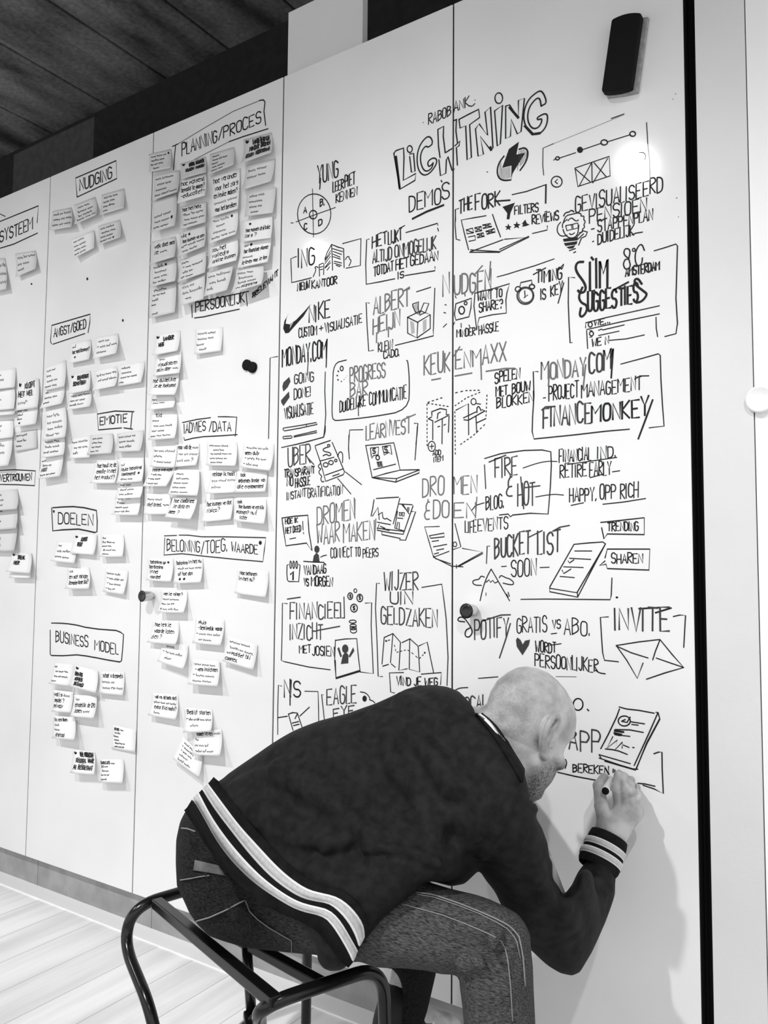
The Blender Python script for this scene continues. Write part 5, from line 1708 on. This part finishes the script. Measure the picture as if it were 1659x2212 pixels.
# eyebrows and lashes
def face_pts(loc):
    """points of the face surface straight out from places given in the frame of the head"""
    out = []
    for f, r, u in loc:
        t = np.linspace(.13, .03, 120)
        q = np.array([hl(f * k / .10, r * k / .10, u) for k in t])
        d = head_local(q.astype(F32)); d = smax(d, o_head(q.astype(F32)), .012)
        i = int(np.argmax(d < 0)); out.append(q[i])
    return out
for s in (1, -1):
    m = MB(); pts = face_pts([(.098, s * .012, .000), (.094, s * .028, .005), (.084, s * .044, .004), (.072, s * .055, -.004)])
    m.tube(pts, [.0026, .0040, .0036, .0018], 8)
    own(m.obj('eyebrow', MAT['hair'], None, True), person)
    m = MB(); m.tube(face_pts([(.096, s * .020, -.020), (.092, s * .031, -.019), (.084, s * .043, -.022)]), [.0010, .0018, .0010], 6)
    own(m.obj('eyelashes', MAT['hair'], None, True), person)

# ---- collar: ribbed band round the neck with one pale line
COLLAR = ['222,470 285,540 342,612 398,692 440,762 500,860 555,960', '247,480 300,530 350,592 400,660 446,730 505,828 560,925', '263,474 317,516 370,578 421,648 458,716 512,808 566,900', '276,468 332,512 388,574 438,646 478,722 528,800 574,880']
cr = []
for s_ in COLLAR:
    px = resample(smooth_poly(poly_t(Z1, s_), 2), NV)
    P_, ok = march(lambda q: np.minimum(jacket(q), body(q)), px)
    good = np.nonzero(ok)[0]
    dep = np.interp(np.arange(NV), good, [depth_of(P_[k_]) for k_ in good])
    dep = np.convolve(np.pad(dep, 5, mode='edge'), np.ones(11) / 11, 'valid')
    cr.append(loop_ring(np.array([CAM + ray(*px[k_]) * (dep[k_] - .004) for k_ in range(NV)]), .12, .10))
vs = [p for r in cr for p in r]; fs = []
for j in range(3):
    for k_ in range(NR):
        a = j * NR + k_; b = j * NR + (k_ + 1) % NR
        fs.append((a, b, b + NR, a + NR))
co = mesh_obj('collar', vs, fs, MAT['rib'], jacket_obj, True)
sm = co.modifiers.new('thickness', 'SOLIDIFY'); sm.thickness = .004; sm.offset = 0
ccen = np.concatenate(cr).mean(0)
band('stripe', out(cr[1], .0035, ccen), out(cr[2], .0035, ccen), MAT['stripe_white'], jacket_obj, thick=.0015)

# ---- jeans
def jeans(P):
    d = d_chain(P, [RHIP, RKNEE], [.108, .073])
    d = smin(d, d_chain(P, [RKNEE + V3(.004, 0, -.01), RKNEE * .45 + RANK * .55, RANK], [.066, .060, .058], .03), .03)
    d = smin(d, d_cap(P, V3(1.445, -.535, .50), V3(1.445, -.40, .50), .135), .05)
    d = smin(d, d_cap(P, V3(1.40, -.47, .545), V3(1.50, -.45, .56), .13), .05)
    l = d_chain(P, [LHIP, LKNEE], [.105, .070])
    d = smin(d, l, .03)
    d = np.where(P[:, 0] < 1.80, smax(d, .4125 - P[:, 2], .03), d)
    return smin(d, d_chain(P, [LKNEE, LANK], [.064, .054]), .03)
def jeans_cut(P):
    d = jeans(P)
    near_leg = P[:, 1] < -.42
    c = smax(d, o_jeans(P), .03)
    m = near_leg | (P[:, 0] < 1.62)
    w = np.clip((P[:, 1] + .45) / .05, 0, 1) * np.clip((P[:, 0] - 1.60) / .05, 0, 1)
    d = c * (1 - w) + d * w
    near = np.abs(d) < .02
    if near.any():
        q = P[near]; e = d[near]
        # creases behind the knee and under the seat
        for a, b, r, h in JFOLD:
            g = d_cap(q, a, b, 0); e -= h * np.exp(-(g / r) ** 2) - .5 * h * np.exp(-((g - 1.9 * r) / r) ** 2)
        d = d.copy(); d[near] = e
    return d
JFOLD = []
for s, r, h in (('905,600 870,660 780,760 690,800', .010, .006), ('970,690 900,760 800,810 720,820', .010, .006), ('890,640 860,720 840,790', .009, .004), ('940,740 950,860 955,960', .008, .003), ('820,880 870,840 950,800', .009, .004), ('560,560 700,600 860,640', .010, .003)):
    P_, ok = march(lambda q: smax(jeans(q), o_jeans(q), .03), poly_t(Z4, s)); P_ = P_[ok].astype(F32)
    JFOLD += [(a, b, r, h) for a, b in zip(P_[:-1], P_[1:])]
for s, r, h in (('400,440 440,520 480,570', .008, .004), ('390,720 450,700 540,690 650,690', .006, .004), ('470,960 600,920 760,840', .006, .004), ('800,920 860,990 950,1040 1040,1080', .006, .004), ('640,860 720,930 780,1010', .012, .005), ('520,640 560,560 600,600', .010, .004)):
    P_, ok = march(lambda q: smax(jeans(q), o_jeans(q), .03), poly_t(Z3, s)); P_ = P_[ok].astype(F32)
    JFOLD += [(a, b, r, h) for a, b in zip(P_[:-1], P_[1:])]
V, Q = surface_net(jeans_cut, grid(1.24, 2.12, .005), grid(-.70, -.03, .005), grid(.07, .74, .005))
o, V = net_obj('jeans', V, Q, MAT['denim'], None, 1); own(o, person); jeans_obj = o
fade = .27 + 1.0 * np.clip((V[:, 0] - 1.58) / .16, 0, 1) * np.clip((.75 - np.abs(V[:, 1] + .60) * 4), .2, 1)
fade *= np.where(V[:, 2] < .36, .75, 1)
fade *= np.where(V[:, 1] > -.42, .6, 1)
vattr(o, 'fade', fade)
o['label'] = 'worn dark denim jeans'
def seam(name, crop, s, w, mat, lift=.0014, dash=False):
    px = resample(poly_t(crop, s), 24)
    P_, ok = march(jeans_cut, px); P_ = P_[ok]
    if len(P_) < 3: return
    m = MB(); T = P_ + (CAM - P_) / np.linalg.norm(CAM - P_, axis=1)[:, None] * lift * .4
    m.tube(T, w, 6)
    m.obj(name, mat, jeans_obj, True)
seam('stitched_seam', Z4, '470,420 560,432 700,480 800,520 900,565 960,600 1000,650 1020,760 1030,900', .0012, MAT['stitch'])
seam('stitched_seam', Z4, '470,430 560,444 700,492 800,532 890,578 945,612 985,665 1005,760', .0008, MAT['stitch'])
seam('stitched_seam', Z4, '400,480 500,508 600,535 720,580 860,640 920,680 940,760 955,900 965,1080', .0009, MAT['stitch'])
seam('pocket_stitching', Z3, '385,722 450,712 500,702 560,694', .0010, MAT['stitch'])
seam('pocket_stitching', Z3, '480,968 560,945 650,905 770,842', .0012, MAT['stitch'])
seam('pocket_stitching', Z3, '775,845 800,910 850,960 920,1010 980,1045 1050,1085', .0009, MAT['stitch'])
seam('pocket_stitching', Z3, '1050,1085 1050,1130 1048,1165', .0008, MAT['stitch'])
seam('waist_stitching', Z3, '392,412 430,415 475,432', .0014, MAT['stitch'])
# leather patch at the waistband
def patch():
    px = [resample([a, b], 7) for a, b in zip(resample(poly_t(Z3, '478,598 470,660'), 4), resample(poly_t(Z3, '615,628 655,692'), 4))]
    g = []
    for row in px:
        P_, ok = march(lambda q: np.minimum(jeans_cut(q), jacket(q)), row)
        g.append(P_ - AX_F * .0025)
    vs = [p for r in g for p in r]; fs = []
    for j in range(3):
        for i in range(6):
            a = j * 7 + i; fs.append((a, a + 1, a + 8, a + 7))
    o = mesh_obj('leather_patch', vs, fs, MAT['leather'], jeans_obj, True)
    s_ = o.modifiers.new('thickness', 'SOLIDIFY'); s_.thickness = .002
patch()

# ---- shoes
def shoe(ank, toe_dir, name_obj):
    d = np.array(toe_dir, float); d /= np.linalg.norm(d); side = np.cross(d, [0, 0, 1]); side /= np.linalg.norm(side); up = np.cross(side, d)
    A = np.asarray(ank, float)
    ax = np.array([d, side, up], F32)
    heel = A - up * .055 - d * .03; toe = A - up * .075 + d * .165
    def f(P):
        q = d_chain(P, [A + up * .015, A - up * .03, A - up * .045 + d * .08, toe + up * .01], [.046, .045, .040, .032], .03)
        return smax(q, -((P - (A - up * .082).astype(F32)) @ up.astype(F32)), .008)
    lo = np.minimum(heel, toe) - .09; hi = np.maximum(A, toe) + .09
    V, Q = surface_net(f, grid(lo[0], hi[0], .005), grid(lo[1], hi[1], .005), grid(lo[2], hi[2], .005))
    o, _ = net_obj('sneaker', V, Q, MAT['shoe'], None, 1); own(o, person)
    # pale sole and laces
    n = 30; vs = []; fs = []
    for z_ in (-.083, -.062):
        for k in range(n):
            q = 2 * math.pi * k / n
            x_ = .065 + .135 * math.cos(q); y_ = (.044 - .006 * math.cos(q)) * math.sin(q)
            vs.append(A + d * x_ + side * y_ + up * z_)
    for k in range(n): fs.append((k, (k + 1) % n, (k + 1) % n + n, k + n))
    fs.append(tuple(reversed(range(n)))); fs.append(tuple(range(n, 2 * n)))
    mesh_obj('sole', vs, fs, MAT['shoe_white'], o, True)
    m = MB()
    for k in range(5):
        t = .055 + .022 * k; h = .012 - .012 * k
        m2 = [A + d * t + side * (-.028) + up * (h - .018), A + d * (t + .006) + up * (h + .004), A + d * (t + .012) + side * .028 + up * (h - .018)]
        lm = MB(); lm.tube(arc_path(m2, .03), .0035, 8); lm.obj('lace', MAT['shoe_white'], o, True)
    return o
shoe(LANK, (.72, .66, -.10), 'l'); shoe((RANK[0], RANK[1], .083), (.92, .38, 0), 'r')

# ---- the marker pen in his fingers
def pen():
    a = PX3(880, 482, -.118).astype(float); b = PX3(1035, 215, -.004).astype(float)
    d = (b - a); L_ = np.linalg.norm(d); d /= L_
    a = b - d * max(L_, .115)
    e = empty('marker_pen', tuple(a)); tag(e, 'white marker pen with a black end held in his fingers against the door', 'pen')
    L_ = np.linalg.norm(b - a)
    m = MB(); m.tube([a + d * .0035, a + d * .006, a + d * (L_ - .022), a + d * (L_ - .016)], [.0074, .0078, .0078, .0056], 22)
    own(m.obj('barrel', MAT['pen_white'], None, True), e)
    m = MB(); m.tube([a, a + d * .0012, a + d * .004], [.0056, .0068, .0071], 20)
    own(m.obj('end_plug', MAT['black_plastic'], None, True), e)
    m = MB(); m.tube([a + d * (L_ - .016), a + d * (L_ - .006), a + d * (L_ - .005), a + d * L_], [.0045, .0030, .0018, .0012], 16)
    own(m.obj('writing_tip', MAT['black_plastic'], None, True), e)
pen()

# ------------------------------------------------------------------ the tubular chair he sits on
def chair():
    zs = .398
    N0, N1 = at_z(600, 2160, zs), at_z(815, 2090, zs)          # near side frame, top tube
    F0, F1 = at_z(325, 1944, zs), at_z(398, 1925, zs)          # far side frame
    dn = (N1 - N0); dn /= np.linalg.norm(dn); df = (F1 - F0); df /= np.linalg.norm(df)
    dirn = dn * .6 + df * .4; dirn[2] = 0; dirn /= np.linalg.norm(dirn)
    e = empty('tubular_chair', (1.48, -.5, 0)); tag(e, 'black steel tube chair frame the man sits on', 'chair')
    down = np.array([0, 0, -1.0]); R_ = .0115
    # far frame: swings down, outward and forward again at its front
    p0 = F0 - dirn * .012
    top_b = F1 + dirn * .30
    q1 = at_z(262, 2042, .318); q2 = at_z(302, 2135, .285); q3 = at_z(342, 2212, .235)
    path = arc_path([np.array([q3[0] + .035, q3[1] + .02, .010]), q2 * .4 + q3 * .6, q1 + (p0 - q1) * .08, p0 - dirn * .02 + down * .004, F1, top_b, top_b + down * .36], [.0, .05, .06, .10, .02, .08, 0], 9)
    m = MB(); m.tube(path, R_, 16); own(m.obj('side_frame', MAT['black_metal'], None, True), e)
    # near frame
    p0 = N0 - dirn * .035
    pb = N1 + dirn * .012
    a0 = at_z(562, 2216, .315)
    r1 = at_z(838, 2135, .350)
    foot = np.array([a0[0] - dirn[0] * .02, a0[1] - dirn[1] * .02, .0])
    path = arc_path([a0 * 1.0 + down * .30, a0, p0, pb, np.array([pb[0] + dirn[0] * .02, pb[1] + dirn[1] * .02, .012])], [0, .05, .07, .055, 0], 9)
    m = MB(); m.tube(path, R_, 16); own(m.obj('side_frame', MAT['black_metal'], None, True), e)
    # flat cross rails
    def rail(name, A, B, w, h):
        A = np.array(A, float); B = np.array(B, float); t = (B - A) / np.linalg.norm(B - A); s = np.cross(t, [0, 0, 1]); s /= np.linalg.norm(s); u = np.cross(s, t)
        vs = [A + s * a + u * b for a, b in ((-w, -h), (w, -h), (w, h), (-w, h))] + [B + s * a + u * b for a, b in ((-w, -h), (w, -h), (w, h), (-w, h))]
        o = mesh_obj(name, vs, [(0, 1, 2, 3), (7, 6, 5, 4), (0, 4, 5, 1), (1, 5, 6, 2), (2, 6, 7, 3), (3, 7, 4, 0)], MAT['black_metal'])
        bevel(o, .003, 2); own(o, e); return o
    rail('cross_rail', at_z(338, 1950, zs), at_z(596, 2165, zs), .011, .010)
    A, B = at_z(345, 1936, zs - .012), at_z(640, 2140, zs - .012)
    rail('cross_rail', at_z(475, 2005, zs - .01), at_z(700, 2128, zs - .01), .010, .009)
    # narrow seat slat hidden under him and the brace below
    rail('seat_slat', (1.30, -.44, .4035), (1.46, -.455, .4035), .045, .005)
    P1 = at_z(533, 2045, .385); P2 = np.array([P1[0] + .004, P1[1], .10])
    P2 = at(543, 2188, P1[1]); m = MB(); m.tube([P1, P2], .0095, 14); own(m.obj('brace', MAT['black_metal'], None, True), e)
    rail('foot_bar', np.array([q3[0] + .02, q3[1] + .012, .115]), at(560, 2188, P2[1]), .011, .008)
    rail('foot_bar', at(538, 2186, P2[1]), np.array([a0[0], a0[1], .20]), .011, .008)
chair()
